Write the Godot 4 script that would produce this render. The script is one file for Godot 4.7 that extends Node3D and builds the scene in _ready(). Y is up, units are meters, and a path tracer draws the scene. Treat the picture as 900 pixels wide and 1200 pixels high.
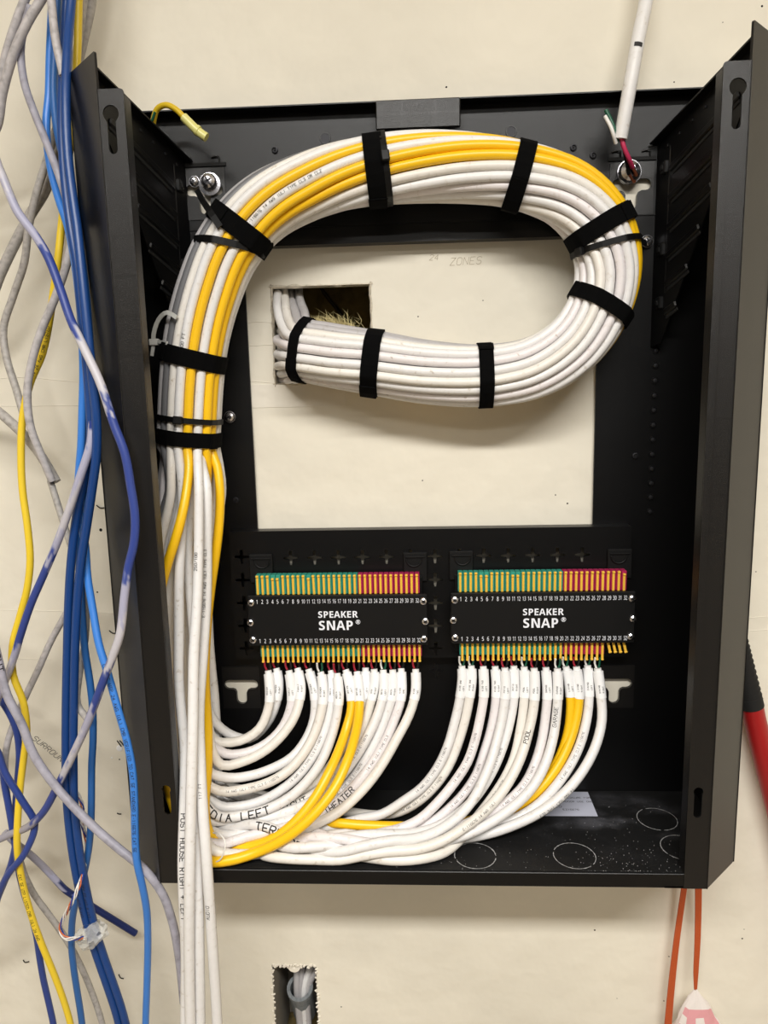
extends Node3D
# A wall-mounted low-voltage cabinet: a combed loop of speaker cables comes out of a hole in a cream wall, runs round and down,
# and is terminated on two 32-way blocks; loose network cables hang at its side. Units are metres; long paths are in millimetres.

const PITCH := 0.00715     # spacing of the cables in the combed bundle
const RC := 0.00345        # radius of a speaker cable squeezed by the straps
const RT := 0.0039         # and where it hangs free
var used := {}
var M := {}
var trunk_c := PackedVector3Array()
var trunk_t := PackedVector3Array()
var trunk_f := PackedVector3Array()
var trunk_u := PackedVector3Array()
var trunk_a := PackedFloat32Array()
var slots: Array[Vector2] = []
var GLYPH := {
	"A": "002640 1333", "B": "000636454403 0342413000", "C": "4536160501103041", "D": "00062645412000", "E": "46060040 0333",
	"F": "460600 0333", "G": "453616050110304143 2343", "H": "0006 4046 0343", "I": "2026", "J": "4641301001", "K": "0006 460340",
	"L": "060040", "M": "0006234640", "N": "00064046", "O": "160501103041453616", "P": "00063645443303", "Q": "160501103041453616 2240",
	"R": "00063645443303 2340", "S": "453616050413334241301001", "T": "0646 2620", "U": "060110304146", "V": "062046", "W": "0610233046",
	"X": "0046 0640", "Y": "062346 2320", "Z": "06460040", "0": "160501103041453616", "1": "152620", "2": "05163645440040",
	"3": "0646234241301001", "4": "30360242", "5": "460603334241301001", "6": "453616050110304142330302", "7": "064610",
	"8": "13334241301001021304051636454433", "9": "43230405163645411001", "-": "1333", "/": "0046", "+": "0343 2125", ".": "2021",
	"(": "36252130", ")": "16252110",
}


func mm(a: Array) -> PackedVector3Array:
	var out := PackedVector3Array()
	for i in range(0, a.size(), 3):
		out.append(Vector3(a[i], a[i + 1], a[i + 2]) * 0.001)
	return out


# ---------------------------------------------------------------- naming
func numbered(n: String) -> String:
	var k: int = used.get(n, 0)
	used[n] = k + 1
	return n if k == 0 else "%s_%03d" % [n, k]


func tag(o: Node, label: String, category: String, group := "", kind := "") -> Node:
	if label:
		o.set_meta("label", label)
	if category:
		o.set_meta("category", category)
	if group:
		o.set_meta("group", group)
	if kind:
		o.set_meta("kind", kind)
	return o


func thing(called: String, label: String, category: String, at := Vector3.ZERO, group := "") -> Node3D:
	var o := Node3D.new()
	o.name = numbered(called)
	add_child(o)
	o.position = at
	tag(o, label, category, group)
	return o


# a mesh laid out in world coordinates (or turned and set at a place) as a part of its parent
func part(called: String, mesh: Mesh, m: Material, parent: Node3D, at := Vector3.ZERO, turn := Vector3.ZERO) -> MeshInstance3D:
	var o := MeshInstance3D.new()
	o.name = numbered(called) if parent == self else called
	o.mesh = mesh
	o.material_override = m
	o.cast_shadow = GeometryInstance3D.SHADOW_CASTING_SETTING_ON
	parent.add_child(o, true)
	o.position = at - (Vector3.ZERO if parent == self else parent.global_position)
	o.rotation = turn
	return o


func struct(called: String, mesh: Mesh, m: Material, at := Vector3.ZERO, turn := Vector3.ZERO) -> MeshInstance3D:
	var o := part(called, mesh, m, self, at, turn)
	o.set_meta("kind", "structure")
	return o


# ---------------------------------------------------------------- shapes
func face(st: SurfaceTool, p: Array, away: Vector3) -> void:
	var n: Vector3 = (p[1] - p[0]).cross(p[2] - p[0])
	if n.length() < 1e-14:
		return
	n = n.normalized()
	var q := p.duplicate()
	if n.dot(away) > 0:
		q.reverse()
	else:
		n = -n
	for i in range(1, q.size() - 1):
		for v in [q[0], q[i], q[i + 1]]:
			st.set_normal(n)
			st.add_vertex(v)


func begin() -> SurfaceTool:
	var st := SurfaceTool.new()
	st.begin(Mesh.PRIMITIVE_TRIANGLES)
	return st


func add_box(st: SurfaceTool, at: Vector3, size: Vector3, b := 0.0, turn := Basis()) -> void:
	var h := size * 0.5
	for a in 3:
		var c := (a + 1) % 3
		var d := (a + 2) % 3
		for s in [-1.0, 1.0]:
			var ring := []
			for k in [[-1, -1], [1, -1], [1, 1], [-1, 1]]:
				var v := Vector3.ZERO
				v[a] = s * h[a]
				v[c] = k[0] * (h[c] - b)
				v[d] = k[1] * (h[d] - b)
				ring.append(at + turn * v)
			var n := Vector3.ZERO
			n[a] = s
			face(st, ring, turn * n)
			if b > 0.0:
				for s2 in [-1.0, 1.0]:
					var e := []
					for k in [[0, -1], [0, 1], [1, 1], [1, -1]]:
						var v := Vector3.ZERO
						v[a] = s * (h[a] - (b if k[0] == 1 else 0.0))
						v[c] = s2 * (h[c] - (0.0 if k[0] == 1 else b))
						v[d] = k[1] * (h[d] - b)
						e.append(at + turn * v)
					var n2 := Vector3.ZERO
					n2[a] = s
					n2[c] = s2
					face(st, e, turn * n2)
	if b > 0.0:
		for sx in [-1.0, 1.0]:
			for sy in [-1.0, 1.0]:
				for sz in [-1.0, 1.0]:
					var s := Vector3(sx, sy, sz)
					var t := []
					for a in 3:
						var v := s * (h - Vector3.ONE * b)
						v[a] = s[a] * h[a]
						t.append(at + turn * v)
					face(st, t, turn * s)


func box(size: Vector3, b := 0.0) -> ArrayMesh:
	var st := begin()
	add_box(st, Vector3.ZERO, size, b)
	return st.commit()


func box_between(lo: Vector3, hi: Vector3, b := 0.0) -> ArrayMesh:
	var st := begin()
	add_box(st, (lo + hi) * 0.5, hi - lo, b)
	return st.commit()


# a polygon in a plane (origin o, axes x and y) given thickness along x cross y
func slab(poly: Array, o: Vector3, x: Vector3, y: Vector3, thick: float) -> ArrayMesh:
	var st := begin()
	var n := x.cross(y).normalized()
	var flat := PackedVector2Array(poly)
	var tri := Geometry2D.triangulate_polygon(PackedVector2Array(poly.map(func(v): return v * 1000.0)))
	for s in [0, 1]:
		for i in range(0, tri.size(), 3):
			var t := []
			for k in 3:
				t.append(o + x * flat[tri[i + k]].x + y * flat[tri[i + k]].y + n * thick * s)
			face(st, t, n * (s * 2 - 1))
	for i in flat.size():
		var a: Vector2 = flat[i]
		var b: Vector2 = flat[(i + 1) % flat.size()]
		var d := (b - a).normalized()
		var away := x * d.y - y * d.x
		if Geometry2D.is_polygon_clockwise(flat):
			away = -away
		var pa := o + x * a.x + y * a.y
		var pb := o + x * b.x + y * b.y
		face(st, [pa, pb, pb + n * thick, pa + n * thick], away)
	return st.commit()


# turned round +z; profile is (radius, height) from the outside base to the centre
func lathe(profile: Array, segs := 20) -> ArrayMesh:
	var st := begin()
	st.set_smooth_group(-1)
	for i in profile.size() - 1:
		var p: Vector2 = profile[i]
		var q: Vector2 = profile[i + 1]
		for k in segs:
			var a := TAU * k / segs
			var b := TAU * (k + 1) / segs
			var v := [Vector3(p.x * cos(a), p.x * sin(a), p.y), Vector3(p.x * cos(b), p.x * sin(b), p.y), Vector3(q.x * cos(b), q.x * sin(b), q.y), Vector3(q.x * cos(a), q.x * sin(a), q.y)]
			var d := q - p
			var m := (a + b) * 0.5
			var away := Vector3(cos(m) * d.y, sin(m) * d.y, -d.x)
			if p.x < 1e-7:
				face(st, [v[0], v[2], v[3]], away)
			elif q.x < 1e-7:
				face(st, [v[0], v[1], v[2]], away)
			else:
				face(st, v, away)
	return st.commit()


func smooth(p: PackedVector3Array, step := 0.006) -> Dictionary:
	var pts := PackedVector3Array()
	var ts := PackedFloat32Array()
	var n := p.size()
	for i in n - 1:
		var p1 := p[i]
		var p2 := p[i + 1]
		var p0 := p[i - 1] if i > 0 else p1 * 2.0 - p2
		var p3 := p[i + 2] if i + 2 < n else p2 * 2.0 - p1
		var d1 := maxf(sqrt(p0.distance_to(p1)), 1e-4)
		var d2 := maxf(sqrt(p1.distance_to(p2)), 1e-4)
		var d3 := maxf(sqrt(p2.distance_to(p3)), 1e-4)
		var m1 := ((p1 - p0) / d1 - (p2 - p0) / (d1 + d2) + (p2 - p1) / d2) * d2
		var m2 := ((p2 - p1) / d2 - (p3 - p1) / (d2 + d3) + (p3 - p2) / d3) * d2
		var k := maxi(1, ceili(p1.distance_to(p2) / step))
		for j in k:
			var t := float(j) / k
			pts.append(p1 * (2 * t * t * t - 3 * t * t + 1) + m1 * (t * t * t - 2 * t * t + t) + p2 * (3 * t * t - 2 * t * t * t) + m2 * (t * t * t - t * t))
			ts.append(i + t)
	pts.append(p[n - 1])
	ts.append(n - 1)
	return {"p": pts, "t": ts}


func tangents(p: PackedVector3Array) -> PackedVector3Array:
	var out := PackedVector3Array()
	for i in p.size():
		out.append((p[mini(i + 1, p.size() - 1)] - p[maxi(i - 1, 0)]).normalized())
	return out


# a round cable along points already close together; r may be one radius or one per point
func sweep(p: PackedVector3Array, r: Variant, sides := 10, cols := PackedColorArray(), caps := true) -> ArrayMesh:
	var v := PackedVector3Array()
	var nn := PackedVector3Array()
	var uv := PackedVector2Array()
	var cc := PackedColorArray()
	var idx := PackedInt32Array()
	var t := tangents(p)
	var nrm := Vector3(0.31, 0.2, 1.0).cross(t[0]).normalized()
	var run := 0.0
	for i in p.size():
		if i > 0:
			run += p[i].distance_to(p[i - 1])
		nrm = (nrm - t[i] * nrm.dot(t[i])).normalized()
		var b := t[i].cross(nrm)
		var rad: float = r[i] if r is Array or r is PackedFloat32Array else r
		for j in sides + 1:
			var a := TAU * j / sides
			var d := nrm * cos(a) + b * sin(a)
			v.append(p[i] + d * rad)
			nn.append(d)
			uv.append(Vector2(float(j) / sides, run))
			if cols.size():
				cc.append(cols[i] if cols.size() == p.size() else cols[i * (sides + 1) + j])
	var w := sides + 1
	for i in p.size() - 1:
		for j in sides:
			var a := i * w + j
			idx.append_array([a, a + w, a + 1, a + 1, a + w, a + w + 1])
	if caps:
		for e in [0, p.size() - 1]:
			var n := -t[e] if e == 0 else t[e]
			var c := v.size()
			v.append(p[e])
			nn.append(n)
			uv.append(Vector2.ZERO)
			if cols.size():
				cc.append(cols[e] if cols.size() == p.size() else cols[e * w])
			for j in w:
				v.append(v[e * w + j])
				nn.append(n)
				uv.append(Vector2.ZERO)
				if cols.size():
					cc.append(cols[e] if cols.size() == p.size() else cols[e * w + j])
			for j in sides:
				if e == 0:
					idx.append_array([c, c + 1 + j, c + 2 + j])
				else:
					idx.append_array([c, c + 2 + j, c + 1 + j])
	var arr := []
	arr.resize(Mesh.ARRAY_MAX)
	arr[Mesh.ARRAY_VERTEX] = v
	arr[Mesh.ARRAY_NORMAL] = nn
	arr[Mesh.ARRAY_TEX_UV] = uv
	if cols.size():
		arr[Mesh.ARRAY_COLOR] = cc
	arr[Mesh.ARRAY_INDEX] = idx
	var out := ArrayMesh.new()
	out.add_surface_from_arrays(Mesh.PRIMITIVE_TRIANGLES, arr)
	return out


func tube(p: PackedVector3Array, r: float, sides := 10, step := 0.006) -> ArrayMesh:
	return sweep(smooth(p, step).p, r, sides)


# a cable whose colour changes along it: one linear colour per control point, with ragged paint edges
func painted(p: PackedVector3Array, r: float, cols: Array, sides := 12) -> ArrayMesh:
	var s := smooth(p, 0.0025)
	var noise := FastNoiseLite.new()
	noise.seed = 7
	noise.frequency = 1.0
	noise.fractal_octaves = 4
	var cc := PackedColorArray()
	for i in s.p.size():
		for j in sides + 1:
			var a := TAU * j / sides
			var n := noise.get_noise_3d(i * 0.11, cos(a) * 0.9 + r * 9000.0, sin(a) * 0.9)
			var t: float = clampf(s.t[i] + 1.1 * n, 0, cols.size() - 1.001)
			var k := int(t)
			cc.append(cols[k].lerp(cols[k + 1], smoothstep(0.4, 0.6, t - k)).srgb_to_linear())
	return sweep(s.p, r, sides, cc)


# a flat strip along a path, broad face turned towards `out`
func strip(p: PackedVector3Array, w: Array, thick: float, out := Vector3(0, 0, 1), step := 0.005) -> ArrayMesh:
	var s := smooth(p, step)
	var t := tangents(s.p)
	var st := begin()
	var prev := []
	for i in s.p.size():
		var side := out.cross(t[i]).normalized()
		var n := t[i].cross(side).normalized()
		var k: float = s.t[i]
		var a := int(minf(k, w.size() - 2))
		var hw: float = lerpf(w[a], w[a + 1], k - a) * 0.5
		var c: Vector3 = s.p[i]
		var ring := [c - side * hw - n * thick * 0.5, c + side * hw - n * thick * 0.5, c + side * hw + n * thick * 0.5, c - side * hw + n * thick * 0.5]
		if prev.size():
			face(st, [prev[0], prev[1], ring[1], ring[0]], -n)
			face(st, [prev[2], prev[3], ring[3], ring[2]], n)
			face(st, [prev[1], prev[2], ring[2], ring[1]], side)
			face(st, [prev[3], prev[0], ring[0], ring[3]], -side)
		else:
			face(st, ring, -t[i])
		prev = ring
	face(st, prev, t[t.size() - 1])
	return st.commit()


# triangles of an outline with holes (joined by bridges, then clipped ear by ear), as points
func pierced(outline: Array, holes: Array) -> Array:
	var ring: Array[Vector2] = []
	for v in outline:
		ring.append(v * 1000.0)
	if Geometry2D.is_polygon_clockwise(PackedVector2Array(ring)):
		ring.reverse()
	var left := []
	for h in holes:
		var q: Array[Vector2] = []
		for v in h:
			q.append(v * 1000.0)
		if not Geometry2D.is_polygon_clockwise(PackedVector2Array(q)):
			q.reverse()
		left.append(q)
	left.sort_custom(func(a, b): return a.map(func(v): return v.x).max() > b.map(func(v): return v.x).max())
	while left.size():
		var h: Array = left.pop_front()
		var hi := 0
		for i in h.size():
			if h[i].x > h[hi].x:
				hi = i
		var order := range(ring.size())
		order.sort_custom(func(a, b): return ring[a].distance_squared_to(h[hi]) < ring[b].distance_squared_to(h[hi]))
		for k in order:
			var clear := true
			for poly in [ring, h] + left:
				for i in poly.size():
					var p: Vector2 = poly[i]
					var q: Vector2 = poly[(i + 1) % poly.size()]
					if p.is_equal_approx(ring[k]) or q.is_equal_approx(ring[k]) or p.is_equal_approx(h[hi]) or q.is_equal_approx(h[hi]):
						continue
					if Geometry2D.segment_intersects_segment(p, q, ring[k], h[hi]) != null:
						clear = false
						break
				if not clear:
					break
			# the bridge has to leave the ring on its inner side
			if clear:
				var a := ring[(k - 1 + ring.size()) % ring.size()]
				var c := ring[(k + 1) % ring.size()]
				var d: Vector2 = h[hi] - ring[k]
				var convex := (ring[k] - a).cross(c - ring[k]) >= 0
				var in1 := (ring[k] - a).cross(d) >= 0
				var in2 := (c - ring[k]).cross(d) >= 0
				clear = (in1 and in2) if convex else (in1 or in2)
			if clear:
				var out: Array[Vector2] = []
				out.append_array(ring.slice(0, k + 1))
				for i in h.size() + 1:
					out.append(h[(hi + i) % h.size()])
				out.append_array(ring.slice(k))
				ring = out
				break
	var idx := range(ring.size())
	var tris := []
	var guard := 0
	var at := 0
	while idx.size() > 3 and guard < idx.size() * 2 + 10:
		var n := idx.size()
		var a: Vector2 = ring[idx[(at - 1 + n) % n]]
		var b: Vector2 = ring[idx[at % n]]
		var c: Vector2 = ring[idx[(at + 1) % n]]
		var area := (b - a).cross(c - b)
		var ear := area > -1e-7
		if ear and area > 1e-7:
			for i in n:
				var p: Vector2 = ring[idx[i]]
				if p.is_equal_approx(a) or p.is_equal_approx(b) or p.is_equal_approx(c):
					continue
				if (b - a).cross(p - a) >= 0 and (c - b).cross(p - b) >= 0 and (a - c).cross(p - c) >= 0:
					ear = false
					break
		elif ear and not (b.is_equal_approx(a) or b.is_equal_approx(c) or absf(area) <= 1e-7):
			ear = false
		if ear:
			if area > 1e-7:
				tris.append([a * 0.001, b * 0.001, c * 0.001])
			idx.remove_at(at % n)
			guard = 0
			at = at % maxi(idx.size(), 1)
		else:
			at = (at + 1) % n
			guard += 1
	if idx.size() == 3:
		tris.append([ring[idx[0]] * 0.001, ring[idx[1]] * 0.001, ring[idx[2]] * 0.001])
	elif idx.size() > 3:
		push_warning("plate left open: %d" % idx.size())
	return tris


# plates with real openings: front face at z, thickness behind it
func plate(outline: Array, holes: Array, z: float, thick: float) -> ArrayMesh:
	var st := begin()
	for t in pierced(outline, holes):
		for s in [0, 1]:
			face(st, t.map(func(v): return Vector3(v.x, v.y, z - thick * s)), Vector3(0, 0, 1 - 2 * s))
	var all := [outline] + holes
	for n in all.size():
		var poly: Array = Array(all[n])
		var cw := Geometry2D.is_polygon_clockwise(PackedVector2Array(poly.map(func(v): return v * 1000.0)))
		var solid := n == 0
		for i in poly.size():
			var a: Vector2 = poly[i]
			var b: Vector2 = poly[(i + 1) % poly.size()]
			var d := (b - a).normalized()
			var away := Vector3(d.y, -d.x, 0) * (-1 if cw else 1) * (1 if solid else -1)
			face(st, [Vector3(a.x, a.y, z), Vector3(b.x, b.y, z), Vector3(b.x, b.y, z - thick), Vector3(a.x, a.y, z - thick)], away)
	return st.commit()


func rect(x0: float, y0: float, x1: float, y1: float) -> Array:
	return [Vector2(x0, y0), Vector2(x1, y0), Vector2(x1, y1), Vector2(x0, y1)]


func capsule(a: Vector2, b: Vector2, r: float, segs := 8) -> PackedVector2Array:
	var out := PackedVector2Array()
	var d := (b - a).angle()
	for k in segs + 1:
		out.append(b + Vector2.from_angle(d - PI / 2 + PI * k / segs) * r)
	for k in segs + 1:
		out.append(a + Vector2.from_angle(d + PI / 2 + PI * k / segs) * r)
	return out


func clover(c: Vector2) -> PackedVector2Array:
	var u := Geometry2D.merge_polygons(capsule(Vector2(-10.5, 4), Vector2(10.5, 4), 4.2), capsule(Vector2(0, 3), Vector2(0, -9.5), 4.4))
	u = Geometry2D.offset_polygon(u[0], 3.5, Geometry2D.JOIN_ROUND)
	u = Geometry2D.offset_polygon(u[0], -3.5, Geometry2D.JOIN_ROUND)
	var out := PackedVector2Array()
	for p in u[0]:
		if out.is_empty() or out[out.size() - 1].distance_to(c + p * 0.001) > 0.0005:
			out.append(c + p * 0.001)
	return out


func plus(c: Vector2, r: float, w: float) -> Array:
	return [c + Vector2(-w, r), c + Vector2(-w, w), c + Vector2(-r, w * 0.55), c + Vector2(-r, -w * 0.55), c + Vector2(-w, -w), c + Vector2(-w * 0.6, -r), c + Vector2(w * 0.6, -r), c + Vector2(w, -w), c + Vector2(r, -w * 0.55), c + Vector2(r, w * 0.55), c + Vector2(w, w), c + Vector2(w, r)]


# ---------------------------------------------------------------- lettering
func stroke_points(text: String, slant := 0.0) -> Array:
	var out := []
	var x := 0.0
	for ch in text:
		if GLYPH.has(ch):
			for s in str(GLYPH[ch]).split(" "):
				var line := PackedVector2Array()
				for i in range(0, s.length(), 2):
					line.append(Vector2(x + int(s[i]) + slant * int(s[i + 1]), int(s[i + 1])))
				out.append(line)
		x += 5.6
	return out


# printing or handwriting laid on a round cable: starts `from` metres before the end of the path
func print_on(st: SurfaceTool, p: PackedVector3Array, r: float, text: String, from: float, h: float, width := 0.0003, around := 0.0, back := false, tall := 1.0) -> void:
	var cum := PackedFloat32Array([0.0])
	for i in range(1, p.size()):
		cum.append(cum[i - 1] + p[i].distance_to(p[i - 1]))
	var total := cum[cum.size() - 1]
	var t := tangents(p)
	var u := h / 6.0
	var put := func(q: Vector2) -> Array:
		var s := total - from + (-q.x if back else q.x) * u
		s = clampf(s, 0.0, total - 0.0001)
		var i := clampi(cum.bsearch(s) - 1, 0, p.size() - 2)
		var f: float = (s - cum[i]) / maxf(cum[i + 1] - cum[i], 1e-6)
		var c := p[i].lerp(p[i + 1], f)
		var tt := t[i].lerp(t[i + 1], f).normalized()
		var fr := Vector3(0.0, 0.15, 1.0)
		fr = (fr - tt * fr.dot(tt)).normalized()
		var up := fr.cross(-tt if back else tt)
		var a: float = around + (q.y - 3.0) * u * tall / r
		var n := fr * cos(a) + up * sin(a)
		return [c + n * (r + 0.00007), n]
	for line in stroke_points(text):
		for i in line.size() - 1:
			var n := maxi(1, ceili(line[i].distance_to(line[i + 1]) * u / 0.0007))
			for j in n:
				var a: Array = put.call(line[i].lerp(line[i + 1], float(j) / n))
				var b: Array = put.call(line[i].lerp(line[i + 1], float(j + 1) / n))
				var nn: Vector3 = (a[1] + b[1]).normalized()
				var d: Vector3 = (b[0] - a[0]).normalized()
				var s := nn.cross(d).normalized() * width * 0.5
				var e := d * width * 0.3
				face(st, [a[0] - s - e, a[0] + s - e, b[0] + s + e, b[0] - s + e], nn)


func print_flat(st: SurfaceTool, o: Vector3, x: Vector3, y: Vector3, text: String, h: float, width: float, slant := 0.0) -> void:
	var u := h / 6.0
	var n := x.cross(y)
	for line in stroke_points(text, slant):
		for i in line.size() - 1:
			var a: Vector3 = o + (x * line[i].x + y * line[i].y) * u
			var b: Vector3 = o + (x * line[i + 1].x + y * line[i + 1].y) * u
			var d := (b - a).normalized()
			var s := n.cross(d) * width * 0.5
			face(st, [a - s, a + s, b + s, b - s], n)


func letters(text: String, size: float, m: Material, parent: Node3D, at: Vector3, called := "lettering", bold := true, turn := Vector3.ZERO) -> MeshInstance3D:
	var t := TextMesh.new()
	var f := SystemFont.new()
	f.font_names = PackedStringArray(["Droid Sans"])
	f.font_weight = 700 if bold else 400
	t.font = f
	t.text = text
	t.font_size = 20
	t.pixel_size = size / 20.0
	t.depth = 0.0003
	t.curve_step = 1.0
	return part(called, t, m, parent, at, turn)


# ---------------------------------------------------------------- materials
func noise_tex(freq: float, ramp: Array, seed_: int, size := 512, octaves := 4, as_normal := false, bump := 4.0) -> NoiseTexture2D:
	var n := FastNoiseLite.new()
	n.seed = seed_
	n.frequency = freq
	n.fractal_octaves = octaves
	var t := NoiseTexture2D.new()
	t.width = size
	t.height = size
	t.seamless = true
	t.noise = n
	if as_normal:
		t.as_normal_map = true
		t.bump_strength = bump
	elif ramp.size():
		var g := Gradient.new()
		var offs := PackedFloat32Array()
		var cs := PackedColorArray()
		for r in ramp:
			offs.append(r[0])
			cs.append(r[1])
		g.offsets = offs
		g.colors = cs
		t.color_ramp = g
	return t


func mat(called: String, c: Color, rough := 0.5, metal := 0.0, tex: Texture2D = null, scale := 10.0, normal: Texture2D = null, depth := 0.3, spec := 0.5) -> StandardMaterial3D:
	var m := StandardMaterial3D.new()
	m.resource_name = called
	m.albedo_color = c
	m.roughness = rough
	m.metallic = metal
	m.metallic_specular = spec
	if tex or normal:
		m.uv1_triplanar = true
		m.uv1_world_triplanar = true
		m.uv1_scale = Vector3.ONE * scale
	if tex:
		m.albedo_texture = tex
	if normal:
		m.normal_enabled = true
		m.normal_texture = normal
		m.normal_scale = depth
	M[called] = m
	return m


func grey(v: float) -> Color:
	return Color(v, v, v)


func materials() -> void:
	var peel := noise_tex(0.03, [], 3, 512, 4, true, 3.0)
	var grain := noise_tex(0.2, [], 5, 256, 3, true, 4.0)
	var blotch := noise_tex(0.004, [[0.0, grey(0.94)], [0.5, grey(0.985)], [1.0, grey(1.0)]], 11)
	var scuffs := noise_tex(0.03, [[0.0, Color(0.74, 0.7, 0.66)], [0.14, Color(0.9, 0.88, 0.85)], [0.24, Color(0.975, 0.97, 0.965)], [1.0, grey(1.0)]], 21, 512, 5)
	var weave := noise_tex(0.25, [[0.0, grey(0.55)], [1.0, grey(1.0)]], 31, 256, 2)
	var chalk := noise_tex(0.02, [[0.0, grey(0.72)], [0.45, grey(0.9)], [1.0, grey(1.0)]], 41, 512, 5)
	mat("wall", Color(0.925, 0.90, 0.836), 0.62, 0.0, blotch, 1.4, peel, 0.25, 0.35)
	mat("wall_patch", Color(0.93, 0.905, 0.85), 0.6, 0.0, blotch, 1.4, peel, 0.4, 0.35)
	mat("paper_edge", Color(0.88, 0.84, 0.76), 0.9, 0.0, chalk, 20.0)
	mat("room", Color(0.93, 0.89, 0.81), 0.8)
	mat("room_dark", Color(0.25, 0.23, 0.21), 0.8)
	mat("floor", Color(0.66, 0.61, 0.54), 0.7)
	mat("ceiling", Color(0.92, 0.91, 0.89), 0.9)
	mat("plywood", Color(0.64, 0.56, 0.35), 0.85, 0.0, chalk, 8.0)
	mat("steel", Color(0.075, 0.07, 0.068), 0.34, 0.0, null, 40.0, grain, 0.25, 0.5)
	mat("steel_inside", Color(0.03, 0.03, 0.034), 0.36, 0.0, null, 40.0, grain, 0.16, 0.42)
	mat("plastic_black", Color(0.045, 0.045, 0.047), 0.5, 0.0, null, 10.0, null, 0.3, 0.4)
	mat("hole_dark", Color(0.02, 0.02, 0.02), 0.8)
	mat("hook_loop", Color(0.045, 0.045, 0.048), 0.95, 0.0, weave, 90.0, null, 0.3, 0.2)
	mat("tie_black", Color(0.035, 0.035, 0.037), 0.5, 0.0, null, 10.0, null, 0.3, 0.35)
	mat("tie_natural", Color(0.78, 0.78, 0.76), 0.35)
	mat("jacket_white", Color(0.912, 0.908, 0.905), 0.42, 0.0, scuffs, 9.0)
	mat("jacket_white_warm", Color(0.915, 0.9, 0.872), 0.42, 0.0, scuffs, 7.0)
	mat("jacket_white_pink", Color(0.912, 0.893, 0.896), 0.42, 0.0, scuffs, 11.0)
	mat("jacket_clean", Color(0.93, 0.925, 0.92), 0.4)
	mat("jacket_yellow", Color(0.96, 0.76, 0.09), 0.36)
	mat("jacket_grey", Color(0.72, 0.71, 0.715), 0.42, 0.0, scuffs, 9.0)
	mat("jacket_dark_grey", Color(0.44, 0.44, 0.45), 0.42)
	mat("sleeve", Color(0.95, 0.95, 0.95), 0.5)
	mat("ink", Color(0.13, 0.12, 0.12), 0.7)
	mat("ink_faint", Color(0.5, 0.48, 0.47), 0.7)
	mat("pencil", Color(0.66, 0.61, 0.52), 0.8)
	mat("copper_red", Color(0.62, 0.12, 0.2), 0.4)
	mat("wire_pink", Color(0.76, 0.2, 0.36), 0.4)
	mat("wire_green", Color(0.06, 0.33, 0.24), 0.4)
	mat("wire_black", Color(0.05, 0.05, 0.05), 0.4)
	mat("wire_white", Color(0.9, 0.89, 0.87), 0.4)
	mat("wire_orange", Color(0.82, 0.42, 0.22), 0.4)
	mat("wire_blue", Color(0.16, 0.26, 0.6), 0.4)
	mat("copper", Color(0.85, 0.5, 0.36), 0.35, 0.9)
	mat("chrome", Color(0.8, 0.8, 0.82), 0.22, 1.0)
	mat("recess", Color(0.2, 0.2, 0.21), 0.5, 0.8)
	mat("teal", Color(0.2, 0.58, 0.5), 0.4)
	mat("magenta", Color(0.66, 0.12, 0.32), 0.4)
	mat("lever_yellow", Color(0.93, 0.74, 0.26), 0.4)
	mat("print_white", Color(0.93, 0.94, 0.97), 0.5)
	mat("blue_dark", Color(0.08, 0.25, 0.5), 0.36)
	mat("blue_light", Color(0.23, 0.5, 0.84), 0.36)
	mat("blue_mid", Color(0.16, 0.38, 0.64), 0.38)
	mat("blue_violet", Color(0.18, 0.26, 0.53), 0.38)
	mat("yellow_network", Color(0.93, 0.8, 0.2), 0.38)
	mat("grey_lavender", Color(0.7, 0.69, 0.74), 0.42, 0.0, chalk, 9.0)
	mat("grey_painted", Color(0.8, 0.78, 0.78), 0.5, 0.0, chalk, 14.0)
	mat("grey_dusty", Color(0.74, 0.72, 0.7), 0.55, 0.0, chalk, 20.0)
	var pv := mat("paint_blend", Color.WHITE, 0.42)
	pv.vertex_color_use_as_albedo = true
	mat("orange_webbing", Color(0.9, 0.4, 0.18), 0.6, 0.0, weave, 90.0)
	mat("grip", Color(0.06, 0.06, 0.06), 0.8)
	mat("red_tool", Color(0.63, 0.09, 0.1), 0.4)
	mat("dust", Color(0.6, 0.6, 0.6), 0.95)
	mat("sticker", Color(0.76, 0.77, 0.83), 0.6)
	mat("conduit_grey", Color(0.55, 0.57, 0.58), 0.6, 0.0, chalk, 20.0)
	mat("box_inside", Color(0.5, 0.48, 0.44), 0.8)
	mat("tuft", Color(0.86, 0.8, 0.58), 0.9)
	mat("crimp", Color(0.86, 0.84, 0.52), 0.3)
	mat("green_yellow", Color(0.85, 0.72, 0.15), 0.4)
	var tape := mat("clear_tape", Color(0.88, 0.88, 0.86, 0.45), 0.3)
	tape.transparency = BaseMaterial3D.TRANSPARENCY_ALPHA
	var lit := mat("lamp_glow", Color(1, 1, 1), 0.5)
	lit.emission_enabled = true
	lit.emission = Color(1.0, 0.975, 0.94)
	lit.emission_energy_multiplier = 1.5


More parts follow.
